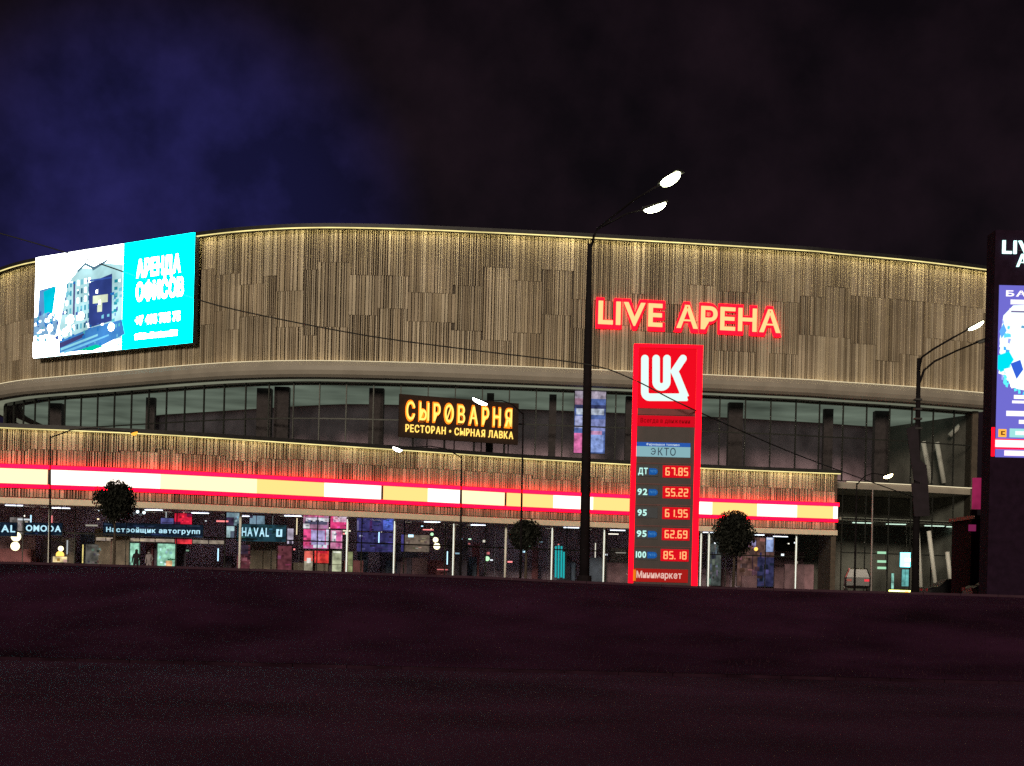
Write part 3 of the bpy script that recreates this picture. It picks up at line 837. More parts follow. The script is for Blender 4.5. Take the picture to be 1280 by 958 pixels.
panel_px(415, 689, 427, 715, DS(421, 8.2), 'kiosk', 'cream lit kiosk panel under the advert screens', 'kiosk', [(0, .33, 1, .36, (.12, .11, .06)), (.1, .9, .9, .98, (.9, .9, .75))], (.46, .47, .30))
panel_px(434, 690, 441, 716, DS(438, 8.2), 'kiosk', 'olive lit kiosk panel beside the first white column', 'kiosk', [(0, .33, 1, .36, (.12, .11, .06))], (.26, .28, .13))
panel_px(446, 646, 492, 664, DS(468, 8.4), 'blue_screen', 'upper blue screen between the first two white columns', 'screen', [(.72, .1, 1, .9, (.08, .12, .52)), (.35, 0, .42, 1, (.06, .02, .1)), (0, 0, .05, .7, (.16, .14, .28))], (.045, .04, .16))
panel_px(446, 666, 492, 690, DS(468, 8.4), 'blue_screen', 'lower indigo screen between the first two white columns', 'screen', [(.06, .75, .15, .85, (.5, .5, .7)), (.5, 0, .54, 1, (.03, .02, .08))], (.04, .035, .13))
panel_px(505, 669, 537, 690, DS(520, 9), 'lit_window', 'beige lit wall panel left of the bright pendant lamps', 'window', [(-.12, 0, -.02, 1, (.06, .05, .22))], (.15, .11, .085))
# pendant lamps
M_pend = emit('pendant_globe', (1.0, 0.86, 0.50), 3.0)
M_pendg = emit('green_globe', (0.55, 1.0, 0.55), 1.5)
M_pendo = emit('orange_globe', (1.0, 0.50, 0.10), 2.4)
M_cold = emit('cold_globe', (0.75, 0.95, 1.0), 2.5)
def globe(x, y, D, r, m, label, cat='lamp', name='pendant_lamp', group=None):
    c = W(x, y, D)
    t = thing(name, label, cat, c, group)
    mb = MB(); n, k = 12, 7
    pts = []
    for j in range(k + 1):
        a = math.pi * j / k
        pts.append((r * math.sin(a) * (1 if j not in (0, k) else 0.05), -r * math.cos(a)))
    mb.tube([(c.x, c.y, c.z + z) for _, z in pts], [max(.004, q) for q, _ in pts], n)
    mb.build('globe', m, t, smooth=True)
    MB().tube([(c.x, c.y, c.z + r), (c.x, c.y, EYE + P_B + .3)], .015, 6).build('hanging_rod', M_dark, t)
    MB().tube([(c.x, c.y, c.z + r * .9), (c.x, c.y, c.z + r * 1.25)], [r * .4, r * .2], 10).build('cap', M_dark, t)
    return t
globe(546, 683, DS(546, 8), .27, M_pend, 'largest warm white pendant globe, low in its cluster')
globe(544.5, 675, DS(545, 8.6), .22, M_pend, 'warm white pendant globe just above the largest one')
globe(540, 668, DS(540, 9), .13, M_pendg, 'small greenish pendant globe at the top left of the cluster')
globe(609, 698.5, DS(609, 8.4), .2, M_pendg, 'single pale green pendant lamp between the third and fourth white columns')
globe(177, 632, DS(177, 5), .11, M_cold, 'uppermost of three small white globes under the canopy left')
globe(172, 640, DS(172, 5), .11, M_cold, 'left lower of three small white globes under the canopy left')
globe(180, 641, DS(180, 5), .11, M_cold, 'right lower of three small white globes under the canopy left')
globe(945, 686.5, DS(945, 8), .17, M_pendo, 'small orange lamp glowing inside the shop near the right end')
globe(20, 671, DS(20, 8), .36, M_pend, 'large cream globe lamp in the leftmost shop, upper of a pair')
globe(19, 683, DS(19, 8), .33, M_pend, 'large cream globe lamp in the leftmost shop, lower of a pair')
globe(76, 686, DS(76, 8), .2, M_pend, 'warm globe topping the bright café display')
globe(75, 694, DS(75, 8.4), .3, M_pendo, 'amber globe in the middle of the café display')
panel_px(66, 696, 84, 703, DS(75, 7.8), 'cafe_counter', 'glowing cream café counter at the far left', 'counter', [(.3, .2, .5, .7, (.5, .25, .05)), (.75, 0, 1, .5, (.7, .4, .35))], (1.0, .75, .38))
panel_px(102.5, 681, 104.5, 704, DS(103, 7.8), 'light_column', 'thin upright yellow light beside the café counter', 'light', [(.1, .3, .9, .32, (.2, .15, .02))], (.95, .75, .25))
panel_px(107, 681, 131, 705, DS(118, 9), 'lit_window', 'dim greyish lit shop window right of the yellow light', 'window', [(.2, .5, .5, .52, (.03, .03, .03)), (.8, .2, .95, .8, (.16, .17, .13))], (.12, .11, .095))
panel_px(12, 647, 30, 668, DS(20, 8.6), 'lit_window', 'pale lit wall strip above the pair of cream globes', 'window', [(.3, 0, .33, 1, (.05, .05, .05))], (.20, .17, .16))
# the clutter of the shops: partitions, shelves, counters, random glowing specks
M_part = mat('shop_partition', (1, 1, 1), .7, attr=True, noise=.4, nscale=1.2)
M_cool = emit('shop_fill_lamp', (.80, .90, 1.0), 3.6)
for k, x in enumerate(range(18, 1040, 58)):
    c = at_px(offset(PODF, -(8.5 + 2.2 * (k % 3))), x, 4)
    MB().box((c[0], c[1], EYE + P_B + .24), (1.3, .25, .05)).build('ceiling_lamp', M_cool, arena)  # unseen lamps added to brighten the depth of the shops
M_spots = emit('shop_glow_speck', (1, 1, 1), 2.4, attr=True)
rk = random.Random(17)
for k in range(46):
    x = rk.uniform(-10, 1040); kk = rk.uniform(8, 14.2); c = at_px(offset(PODF, -kk), x, 2)
    w, h = rk.uniform(.5, 3.2), rk.uniform(1.0, 3.6)
    c_ = rk.choice(((.22, .12, .15), (.12, .09, .13), (.28, .22, .18), (.10, .12, .18), (.3, .1, .12)))
    MB().box((c[0], c[1], EYE - .26 + h / 2), (w, rk.uniform(.1, .6), h), rk.uniform(-.3, .3), c_).build('shop_partition', M_part, arena)
for k in range(98):
    x = rk.uniform(2, 1040); kk = rk.uniform(7.4, 13); c = at_px(offset(PODF, -kk), x, 2)
    c_ = rk.choice(((1, .8, .5), (.9, .95, 1), (1, .85, .65), (.5, .8, 1), (1, .25, .25), (.6, 1, .7), (1, .9, .75)))
    b_ = rk.uniform(.12, .95); w = rk.choice((.12, .16, .24, .4, .9)); h = rk.choice((.08, .12, .2))
    if rk.random() < .2: w, h = .08, rk.uniform(.5, 1.4)
    MB().box((c[0], c[1], EYE + rk.choice((rk.uniform(.6, 4.2), rk.uniform(3.2, 4.3)))), (w, .08, h), 0, tuple(q * b_ for q in c_)).build('glow_speck', M_spots, arena)  # random boxes added as specks of light and reflections
# teal tubes
ts = thing('teal_light_tubes', 'cluster of upright teal light tubes in the shop right of a white column', 'light', W(700, 722, DS(700, 7.6)))
M_teal = emit('teal_tube', (0.02, 0.50, 0.52), 0.95)
for k, (x, y0) in enumerate(((694.5, 683), (698, 682), (701.5, 683), (704.5, 690))):
    MB().tube([W(x, 722 + k % 2, DS(700, 7.6)), W(x + .4, y0, DS(700, 7.6))], .075, 8).build('tube', M_teal, ts)
panel_px(921, 672, 968, 733, DS(945, 10), 'lit_window', 'dim orange-brown lit shop interior behind the rightmost canopy columns', 'window', [(.4, 0, .43, 1, (.04, .02, .03)), (.1, .78, .5, .95, (.12, .10, .22)), (.55, .0, 1, .6, (.03, .03, .08))], (.11, .055, .045))
panel_px(957, 672, 967, 690, DS(962, 8.5), 'small_screen', 'small pale blue screen in the shop near the right end', 'screen', [(.1, .85, .9, .97, (.9, .92, 1))], (.33, .42, .75))
panel_px(883, 668, 902, 732, DS(893, 9), 'lit_window', 'dim grey-green shop window right of the price pylon', 'window', [(.3, .1, .34, .9, (.04, .05, .05))], (.07, .08, .075))
# right: green bars, cyan lamp, ground light
gb = thing('light_bars', 'stack of three short green light bars low at the right', 'light', W(1102, 715, 121))
M_gbar = emit('green_bar', (0.50, 0.95, 0.60), .8)
for y in (691, 702, 710):
    a = W(1097, y, 121.0); MB().box((a.x + .35, 121.0, a.z), (.72, .1, .2)).build('bar', M_gbar, gb)
MB().tube([W(1108, 720, 121.3), W(1107, 686, 121.3)], .05, 8).build('post', M_dark, gb)
panel_px(1125, 691, 1138, 709, 121.2, 'shop_lamp', 'glowing cyan-white lamp panel left of the banner pole at the right', 'lamp', [(.5, .4, 1, .6, (1, 1, .95)), (.5, .05, .9, .2, (.8, .9, .8))], (.12, .62, .66), m=M_bright)
panel_px(1114, 717, 1117.5, 736, 121.2, 'light_column', 'thin greenish upright light left of the cyan lamp', 'light', [(0, .4, 1, .43, (.05, .1, .1))], (.25, .55, .45))
panel_px(1127, 712, 1136, 733, 121.2, 'lit_doorway', 'teal lit doorway directly below the cyan lamp', 'doorway', [(.45, 0, .52, 1, (.02, .1, .1))], (.12, .38, .36))
panel_px(1111, 738, 1138, 742, 100, 'ground_light', 'low yellow-green light strip at the plaza edge beside the banner pole', 'light', [(.1, .6, .5, 1, (.8, .8, .2)), (.75, .3, .9, .8, (.9, .35, .05))], (.55, .60, .12), m=M_bright)
# slim poles seen in the right-hand bay
for i, (x, y0) in enumerate(((1089, 612),)):
    tag(MB().tube([W(x, 742, 108), W(x + 2, y0, 108)], [.09, .05], 8).build('flag_pole', mat('galvanised_pole', (.22, .2, .2), .5, .5)), 'bare slim grey pole in front of the right-hand glazing', 'pole')

# ------------------------------------------------------------------ fuel price pylon
DP = 45.0
pb = W(828.5, 733, DP)
fr = Frame((pb.x, DP, 0), (1, 0))
pylon = thing('price_pylon', 'tall red-framed fuel price pylon with white emblem and five red prices', 'price sign', (pb.x, DP, PLAZA))
KP = DP / F
def px2(x, y):
    w = W(x, y, DP); return w.x - pb.x, w.z
HWp = 1.07
zt = W(834, 431.5, DP).z
M_pbody = mat('pylon_panel', (0.03, 0.02, 0.024), 0.5)
M_pred = emit('pylon_red_face', (1.0, 0.004, 0.016), 0.88)
M_predge = emit('pylon_red_edge', (1.0, 0.002, 0.010), 3.2)
M_pdim = emit('pylon_dim_red', (0.60, 0.01, 0.012), 0.32)
M_pwhite = emit('pylon_white', (0.78, 1.0, 0.93), 1.05)
slab_on(fr, -HWp, PLAZA - .02, HWp, zt, -.55, 0).build('body', M_pbody, pylon)
slab_on(fr, -HWp - .06, PLAZA - .02, HWp + .06, PLAZA + .2, -.6, .06).build('plinth', M_conc, pylon)
for a, b in ((-HWp - .015, -HWp + .12), (HWp - .17, HWp + .015)):
    slab_on(fr, a, PLAZA + .21, b, zt + .012, -.2, .06).build('red_edge_light', M_predge, pylon)
slab_on(fr, -HWp + .125, zt - .09, HWp - .175, zt + .012, -.2, .06).build('red_edge_light', M_predge, pylon)
zl0 = px2(828, 511)[1]
slab_on(fr, -HWp + .135, zl0, HWp - .185, zt - .11, .002, .03).build('emblem_panel', M_pred, pylon)
# emblem strokes
def stroke(pts, w, d, mb):
    P = [px2(*p) for p in pts]
    for i in range(len(P)):
        pass
    L_, R_ = [], []
    for i, p in enumerate(P):
        a = Vector(P[max(i - 1, 0)]); b = Vector(P[min(i + 1, len(P) - 1)])
        t1 = (Vector(p) - a).normalized() if i else (b - Vector(p)).normalized()
        t2 = (b - Vector(p)).normalized() if i < len(P) - 1 else t1
        t = (t1 + t2).normalized(); n = Vector((-t.y, t.x)); k = 1 / max(.35, n.dot(Vector((-t1.y, t1.x))))
        L_.append(Vector(p) + n * w / 2 * k); R_.append(Vector(p) - n * w / 2 * k)
    for i in range(len(P) - 1):
        poly_on(fr, [R_[i], R_[i + 1], L_[i + 1], L_[i]], d, d + .03, mb)
def Zp(x, y): return 760 + x / 5.99, 420 + y / 5.99
def dotcap(x, y, r, d, mb):
    c = px2(*Zp(x, y)); poly_on(fr, [(c[0] + r * math.cos(k * math.pi / 8), c[1] + r * math.sin(k * math.pi / 8)) for k in range(16)], d, d + .03, mb)
sw = 9.3 * KP
mb = MB()
arc = lambda cx, cy, r, a0, a1, n=8: [(cx + r * math.cos(math.radians(a0 + (a1 - a0) * k / n)), cy + r * math.sin(math.radians(a0 + (a1 - a0) * k / n))) for k in range(n + 1)]
stroke([Zp(*p) for p in [(275, 172)] + arc(312, 423, 38, 180, 90) + [(592, 462)]], sw, .032, mb)
dotcap(275, 172, sw / 2, .034, mb)
stroke([Zp(*p) for p in [(359, 172), (359, 340)] + arc(399, 345, 40, 180, 0, 14) + [(440, 172)]], sw, .033, mb)
dotcap(359, 172, sw / 2, .036, mb); dotcap(440, 172, sw / 2, .036, mb)
stroke([Zp(*p) for p in [(560, 172), (496, 268), (512, 300), (578, 462)]], sw, .035, mb)
dotcap(560, 172, sw / 2, .038, mb)
poly_on(fr, [px2(*Zp(530, 484)), px2(*Zp(598, 484)), px2(*Zp(566, 400)), px2(*Zp(530, 430))], .037, .07, mb)
mb.build('emblem', M_pwhite, pylon)
def prow(y0, y1, name, m, x0=None, x1=None, d0=.002, d1=.03):
    a0 = -HWp + .135 if x0 is None else px2(x0, y0)[0]; a1 = HWp - .185 if x1 is None else px2(x1, y0)[0]
    return slab_on(fr, a0, px2(828, y1)[1], a1, px2(828, y0)[1], d0, d1).build(name, m, pylon), a0, a1
o, a0, a1 = prow(520, 533.5, 'slogan_panel', emit('slogan_red', (.9, .006, .02), .72))
z0 = px2(828, 531)[1]
text_mesh(fr, 'Всегда в движении', a0 + .1, z0 + .05, (a1 - a0) * .86, .14, .032, .01, 'lettering', M_pdim, o, off=.01)
prow(511.5, 519, 'dividing_rail', mat('pylon_rail', (.16, .012, .016), .5))
o, a0, a1 = prow(553.5, 558.5, 'blue_heading', emit('heading_blue', (.03, .13, .55), .75), x0=796, x1=863)
M_small = emit('small_white', (.7, .85, 1), .8)
text_mesh(fr, 'Фирменное топливо', a0 + .3, px2(828, 557.4)[1], (a1 - a0) * .62, .07, .032, .01, 'lettering', M_small, o, off=.02)
o, a0, a1 = prow(558.6, 571.5, 'fuel_name_panel', emit('pale_panel', (.34, .62, .68), .72), x0=795, x1=863)
M_navy = mat('navy_letters', (.03, .10, .20), .6)
ea, eb = a0 + (a1 - a0) * .27, px2(828, 569.6)[1]
text_mesh(fr, 'КТО', ea + .23, eb, (a1 - a0) * .46 - .23, .24, .032, .012, 'lettering', M_navy, o, off=.01, gap=.2)
mb = MB()       # the first letter, drawn as a stroke: an open bowl with a bar
P_ = [(ea + .075 + .085 * math.cos(math.radians(q)), eb + .12 + .108 * math.sin(math.radians(q))) for q in range(-150, 151, 20)]
Q_ = [(ea + .075 + .057 * math.cos(math.radians(q)), eb + .12 + .080 * math.sin(math.radians(q))) for q in range(-150, 151, 20)]
for k in range(len(P_) - 1): poly_on(fr, [P_[k], P_[k + 1], Q_[k + 1], Q_[k]], .032, .044, mb)
slab_on(fr, ea + .04, eb + .107, ea + .14, eb + .133, .032, .046, mb)
mb.build('letter', M_navy, o)
# price rows
SEG = {'0': 'abcdef', '1': 'bc', '2': 'abged', '3': 'abgcd', '4': 'fgbc', '5': 'afgcd', '6': 'afgecd', '7': 'abc', '8': 'abcdefg', '9': 'abcdfg'}
M_digit = emit('price_digit', (1.0, 0.36, 0.14), 1.5)
M_pbox = emit('price_box', (1.0, 0.006, 0.018), 0.72)
M_pill = emit('blue_pill', (0.015, 0.13, 0.48), 0.70)
M_grade = emit('grade_letters', (0.55, 0.95, 0.85), 1.05)
def digits(text, a, b, w, h, d):
    mb = MB(); th = h * .13; cw = w / (len(text.replace('.', '')) + .35)
    x = a
    for ch in text:
        if ch == '.':
            slab_on(fr, x - .005, b, x + th - .005, b + th, d, d + .02, mb); x += cw * .35; continue
        W_ = cw * .78
        R_ = {'a': (th * .4, h - th, W_ - th * .4, h), 'g': (th * .4, h / 2 - th / 2, W_ - th * .4, h / 2 + th / 2), 'd': (th * .4, 0, W_ - th * .4, th),
              'f': (0, h / 2 + .004, th, h - th * .5), 'e': (0, th * .5, th, h / 2 - .004), 'b': (W_ - th, h / 2 + .004, W_, h - th * .5), 'c': (W_ - th, th * .5, W_, h / 2 - .004)}
        for s_ in SEG[ch]:
            q = R_[s_]; e = .002 * 'abcdefg'.index(s_)
            slab_on(fr, x + q[0], b + q[1], x + q[2], b + q[3], d, d + .02 + e, mb)
        x += cw
    return mb
rows = [(589.5, 'ДТ', '67.85', True, (831, 860.5), (797, 823)), (615.5, '92', '55.22', True, (831, 860.5), (796, 823)), (641.5, '95', '61.95', False, (830.5, 860), (796, 822)),
        (667.8, '95', '62.69', True, (830, 859.5), (795, 822)), (694, '100', '85.18', True, (828.5, 858.5), (794, 822))]
for yc, gr, pr, pill, (xa, xb), (ga, gb2) in rows:
    prow(yc - 10.5, yc - 9.2, 'dividing_rail', mat('pylon_rail', (.10, .02, .022), .5), d1=.02)
    o, a0, a1 = prow(yc - 7.5, yc + 7.5, 'price_display', M_pbox, x0=xa - 2.5, x1=xb + 2.5)
    hh = 10.0 * KP
    digits(pr, a0 + .085, px2(828, yc + 5)[1], a1 - a0 - .12, hh, .032).build('price_digits', M_digit, o)
    o, a0, a1 = prow(yc - 6.5, yc + 6.5, 'grade_panel', mat('grade_panel', (.02, .03, .05), .5), x0=ga, x1=gb2)
    gw = (a1 - a0) * (.46 if pill else .45)
    text_mesh(fr, gr, a0 + .02, px2(828, yc + 3.8)[1], gw, 7.4 * KP, .032, .02, 'grade_lettering', M_grade, o, off=.03, gap=.14)
    if pill:
        b0, b1 = px2(828, yc + 4.5)[1], px2(828, yc - 3.5)[1]; r_ = (b1 - b0) / 2; c0, c1 = a0 + gw + .06, a1 - .02
        pts = [(c0, b0)] + [(c1 - r_ + r_ * math.cos(t), (b0 + b1) / 2 + r_ * math.sin(t)) for t in [(-90 + 18 * k) * math.pi / 180 for k in range(11)]] + [(c0, b1)]
        poly_on(fr, pts, .032, .045).build('blue_pill', M_pill, o)
        text_mesh(fr, 'экто', c0 + .03, b0 + .07, (c1 - c0) * .72, .10, .047, .01, 'pill_lettering', emit('pill_letters', (.1, .35, .75), .7), o, off=.01)
o, a0, a1 = prow(711.5, 728, 'minimarket_panel', emit('minimarket_red', (.62, .02, .015), .6), x0=788.5, x1=860)
slab_on(fr, a0 + .005, px2(828, 727)[1], a0 + .16, px2(828, 713)[1], .032, .036).build('orange_corner', emit('orange_mark', (1, .25, .01), .8), o)
text_mesh(fr, 'Минимаркет', a0 + .18, px2(828, 723)[1], (a1 - a0) * .79, .21, .038, .012, 'lettering', emit('minimarket_letters', (1.0, .62, .52), .85), o, off=.022, gap=.12)

# ------------------------------------------------------------------ advertising tower at the right edge
DT = 62.0
ta = W(1238, 560, DT); tbx = W(1345, 560, DT)
fr = Frame((ta.x, DT, 0), (1, 0))
TW = tbx.x - ta.x
tower = thing('advert_tower', 'tall advertising tower with glowing film poster at the right edge of the picture', 'advert tower', (ta.x + TW / 2, DT, PLAZA))
tz = lambda y: W(1262, y, DT).z
M_tow = mat('tower_cladding', (0.014, 0.006, 0.016), 0.9, spec=.08)
slab_on(fr, 0, PLAZA - .02, TW, tz(288), -1.1, 0).build('body', M_tow, tower)
M_tl = emit('tower_letters', (0.60, 1.0, 0.95), 2.0)
for txt, xa, xb, y0, y1 in (('LIVE', 1246, 1297, 302, 317.5), ('АРЕНА', 1264, 1335, 318.5, 333.5)):
    a = (xa - 1238) / 107 * TW; b = (xb - 1238) / 107 * TW
    for ch, m in lettering(fr, txt, a, tz(y1), b - a, tz(y0) - tz(y1), .06, .08, off=.022, gap=.12):
        m.build('letter', M_tl, tower, recalc=False)
    slab_on(fr, a - .05, tz(y1) + .12, b + .05, tz(y1) + .16, .01, .055).build('letter_rail', M_dark, tower)
px_a = lambda x: (x - 1238) / 107 * TW
M_post = emit('poster_display', (1, 1, 1), 1.3, attr=True)
mb = MB()
slab_on(fr, px_a(1244), tz(572), px_a(1340), tz(357), .004, .02, mb, (.13, .12, .50))
def T(pts, d, c): poly_on(fr, [(px_a(x), tz(y)) for x, y in pts], d, d + .006, mb, c)
T([(1246, 425), (1250, 395), (1262, 382), (1340, 378), (1340, 492), (1290, 490), (1268, 486), (1250, 470)], .022, (.85, 1.0, 1.0))
T([(1244, 445), (1258, 440), (1264, 450), (1256, 462), (1248, 466), (1244, 462)], 0.058, (.0, .62, .72))
T([(1260, 455), (1272, 450), (1276, 462), (1268, 474)], 0.060, (.03, .10, .55))
T([(1252, 462), (1260, 460), (1272, 483), (1262, 486)], 0.064, (1, .98, .98))
T([(1245, 415), (1250, 405), (1254, 414), (1248, 424)], 0.066, (.1, .35, .85))
for k in range(60):
    x_, y_ = rs.choice(((rs.uniform(1245, 1262), rs.uniform(395, 480)), (rs.uniform(1262, 1335), rs.uniform(476, 494)), (rs.uniform(1255, 1335), rs.uniform(380, 470)), (rs.uniform(1244, 1256), rs.uniform(430, 475))))
    a_, b_ = rs.uniform(1.5, 5), rs.uniform(1.5, 6); sk = rs.uniform(-2, 2)
    T([(x_, y_ + b_), (x_ + a_, y_ + b_ + sk), (x_ + a_ + sk, y_), (x_ + sk * .5, y_ - 1)], .0341 + .0003 * k, rs.choice(((.75, 1, 1), (.9, 1, 1), (.1, .6, .8), (.05, .35, .85), (.3, .35, .8), (.8, .9, 1), (.1, .75, .8))))
for k in range(9):
    x_, y_ = rs.uniform(1268, 1330), rs.uniform(395, 470)
    T([(x_, y_), (x_ + 5, y_ + 1), (x_ + 4, y_ + 4), (x_ - 1, y_ + 3)], .054 + .0004 * k, rs.choice(((.2, .6, .7), (.5, .8, .85), (.1, .3, .5))))
for (x0_, y0_, x1_, y1_) in ((1258, 375, 1340, 381), (1257, 386, 1340, 388.5), (1265, 494, 1340, 499), (1263, 501, 1340, 504.5), (1256, 514, 1340, 520.5), (1272, 525, 1340, 530)):
    T([(x0_, y1_), (x1_, y1_), (x1_, y0_), (x0_, y0_)], .072, (.88, .86, .92))
T([(1259, 391), (1340, 391), (1340, 389), (1259, 389)], .072, (.15, .12, .25))
mb.build('poster', M_post, tower)
text_mesh(fr, 'БАТУТ', px_a(1252), tz(371), px_a(1318) - px_a(1252), tz(364) - tz(371), .082, .02, 'poster_title', emit('poster_title_white', (1, .95, 1), 1.2), tower, off=.03)
mb = MB()
def T2(x0_, y0_, x1_, y1_, d, c): slab_on(fr, px_a(x0_), tz(y1_), px_a(x1_), tz(y0_), d, d + .02, mb, c)
T2(1243, 549, 1340, 562, .022, (1.0, .01, .06)); T2(1243.5, 550.5, 1340, 559.5, .044, (1, .88, .9)); T2(1255, 563.5, 1340, 570, .044, (1, .80, .88))
T2(1247, 537, 1257, 547, .044, (1.0, .42, .05)); T2(1250, 539.5, 1255, 544.5, .066, (.15, .05, .01)); T2(1252, 541, 1255.5, 543, .088, (1.0, .45, .06)); T2(1261, 536, 1340, 547, .044, (.28, .62, .60)); T2(1268, 539, 1330, 544, .066, (.75, .95, .9))
mb.build('ticker', M_post, tower)
slab_on(fr, px_a(1239), tz(571), px_a(1242.5), tz(535), .004, .05).build('red_side_light', M_predge, tower)
# low dark kiosk building beside the tower with a pink pillar light
kb = thing('service_kiosk', 'low dark service building with a pink lit pillar below the advert tower', 'building', W(1245, 740, 78))
kc = W(1260, 740, 78)
MB().box((kc.x + .6, 80, PLAZA + 2.1), (5.0, 4.0, 4.2)).build('wall', M_tow, kb)
MB().box((kc.x + .6, 79.8, PLAZA + 4.32), (5.4, 4.6, .2)).build('roof', M_dark, kb)
pk = W(1222, 617, 77.6)
MB().box((pk.x, 77.7, pk.z), (.45, .3, 1.7)).build('pink_pillar_light', emit('pink_light', (.42, .025, .11), .6, vary=.35, vscale=1), kb)
pk2 = W(1216, 660, 77.6)
MB().box((pk2.x, 77.7, pk2.z), (.35, .2, .35)).build('pink_lamp', emit('pink_light_low', (.35, .03, .14), .5), kb)
MB().box((pk.x, 78.2, (PLAZA + pk.z - .85) / 2), (.3, .3, pk.z - .85 - PLAZA)).build('pillar', M_tow, kb)

# ------------------------------------------------------------------ street lamps
M_lamp = emit('lamp_lens', (0.95, 1.0, 0.62), 30.0)
M_lampw = emit('lamp_lens_white', (1.0, 0.97, 0.90), 25.0)
M_lampy = emit('lamp_lens_warm', (1.0, 0.80, 0.40), 25.0)
def head(c, d, L_, w, name, m, parent, lens_drop=.02):
    """flat LED head: a tapered housing with a lens under it, pointing along d"""
    c = Vector(c); d = Vector(d).normalized(); s = d.cross(Vector((0, 0, 1))).normalized(); u = s.cross(d)
    P = lambda a, b, z: c + d * a + s * b + u * z
    mb = MB().hexa([P(-L_ / 2, -w * .35, 0), P(L_ / 2, -w / 2, 0), P(L_ / 2, w / 2, 0), P(-L_ / 2, w * .35, 0), P(-L_ / 2, -w * .25, w * .3), P(L_ / 2, -w * .3, w * .2), P(L_ / 2, w * .3, w * .2), P(-L_ / 2, w * .25, w * .3)])
    h_ = mb.build(name, M_dark, parent)
    l_ = MB(); nr, ns = 7, 14           # a shallow glass bowl
    for a_ in range(nr + 1):
        f_ = math.sin(math.pi / 2 * (1 - a_ / nr)) if a_ < nr else .02
        for b_ in range(ns):
            th = 2 * math.pi * b_ / ns
            l_.v.append(tuple(P(L_ * .46 * f_ * math.cos(th), w * .50 * f_ * math.sin(th), -.004 - w * .55 * math.sin(math.pi / 2 * a_ / nr))))
    for a_ in range(nr):
        for b_ in range(ns): l_.f.append((a_ * ns + b_, a_ * ns + (b_ + 1) % ns, (a_ + 1) * ns + (b_ + 1) % ns, (a_ + 1) * ns + b_)); l_.c.append(None)
    l_.f.append(tuple(nr * ns + b_ for b_ in range(ns))); l_.c.append(None)
    l_.build('lens', m, h_)
    return h_
D1 = 47.0
mast = thing('street_lamp', 'tall dark lamp mast rising past the facade with two glowing heads on long arms', 'street lamp', (W(730, 740, D1).x, D1, PLAZA))
base = W(730, 740, D1); base.z = PLAZA - .02; top = W(737, 305, D1)
mid = base.lerp(top, .62)
MB().tube([base, mid, top], [.175, .14, .075], 14).build('pole', M_pole, mast, smooth=True)
MB().tube([base, base + Vector((0, 0, .5))], [.26, .24], 14).build('base_flange', M_pole, mast)
for (x, y, Dd, s_) in ((838, 223, D1 - 3, 1.0), (818.5, 258, D1 + .5, .95)):
    tip = W(x, y, Dd)
    q = top + Vector((.25, 0, .5))
    dirv = Vector((tip.x - q.x, tip.y - q.y, (tip.z - q.z) * .9))
    MB().tube([top - Vector((0, 0, .3)), top.lerp(q, .6), q, q.lerp(tip, .5) + Vector((0, 0, .12)), tip], [.04, .04, .035, .03, .028], 8).build('arm', M_pole, mast, smooth=True)
    head(tip, dirv, .95 * s_, .36 * s_, 'lamp_head', M_lamp, mast)
# pole on the right with lamp, banner panels
M_carg0 = mat('unlit_lens', (.12, .12, .12), .3)
D2 = 62.0
pole2 = thing('street_lamp', 'dark lamp pole at the right with hanging banners and one lit pale head', 'street lamp', (W(1144, 744, D2).x, D2, PLAZA))
base = W(1144, 744, D2); base.z = PLAZA - .02; top = W(1148.5, 448, D2)
MB().tube([base, base.lerp(top, .6), top], [.17, .13, .08], 12).build('pole', M_pole, pole2, smooth=True)
for pts, lit in (([(1148, 470), (1152, 447), (1166, 437), (1190, 423), (1212, 411)], True), ([(1149, 480), (1155, 463), (1168, 452), (1195, 439), (1222, 428)], False)):
    P_ = [W(x, y, D2 - (1.0 if lit else -1.2) * k / 4) for k, (x, y) in enumerate(pts)]
    MB().tube(P_, [.055, .05, .045, .04, .035], 8).build('arm', M_pole, pole2, smooth=True)
    e = P_[-1] + (P_[-1] - P_[-2]).normalized() * .28
    if not lit: head(e, P_[-1] - P_[-2], .7, .22, 'lamp_head', M_carg0, pole2)
    if lit: head(e, P_[-1] - P_[-2], .78, .24, 'lamp_head', emit('lamp_lens_pale', (.93, 1.0, .62), 25.0), pole2)
def banner(pts, D, nm='banner'):
    f2 = Frame((0, D, 0), (1, 0)); q = [W(x, y, D) for x, y in pts]
    return poly_on(f2, [(a.x, a.z) for a in q], -.03, .03).build(nm, M_cloth, pole2)
banner([(1133, 536), (1147, 531), (1150, 575), (1158, 582), (1160, 608), (1142, 600)], D2 - .15)
banner([(1139, 604), (1160, 606), (1162, 645), (1143, 646)], D2 - .22)
for k in range(4):
    c = W(1147 + .0, 500 + k * 12, D2); MB().box((c.x, D2 - .02, c.z), (.30, .34, .08)).build('pole_clamp', M_dark, pole2)
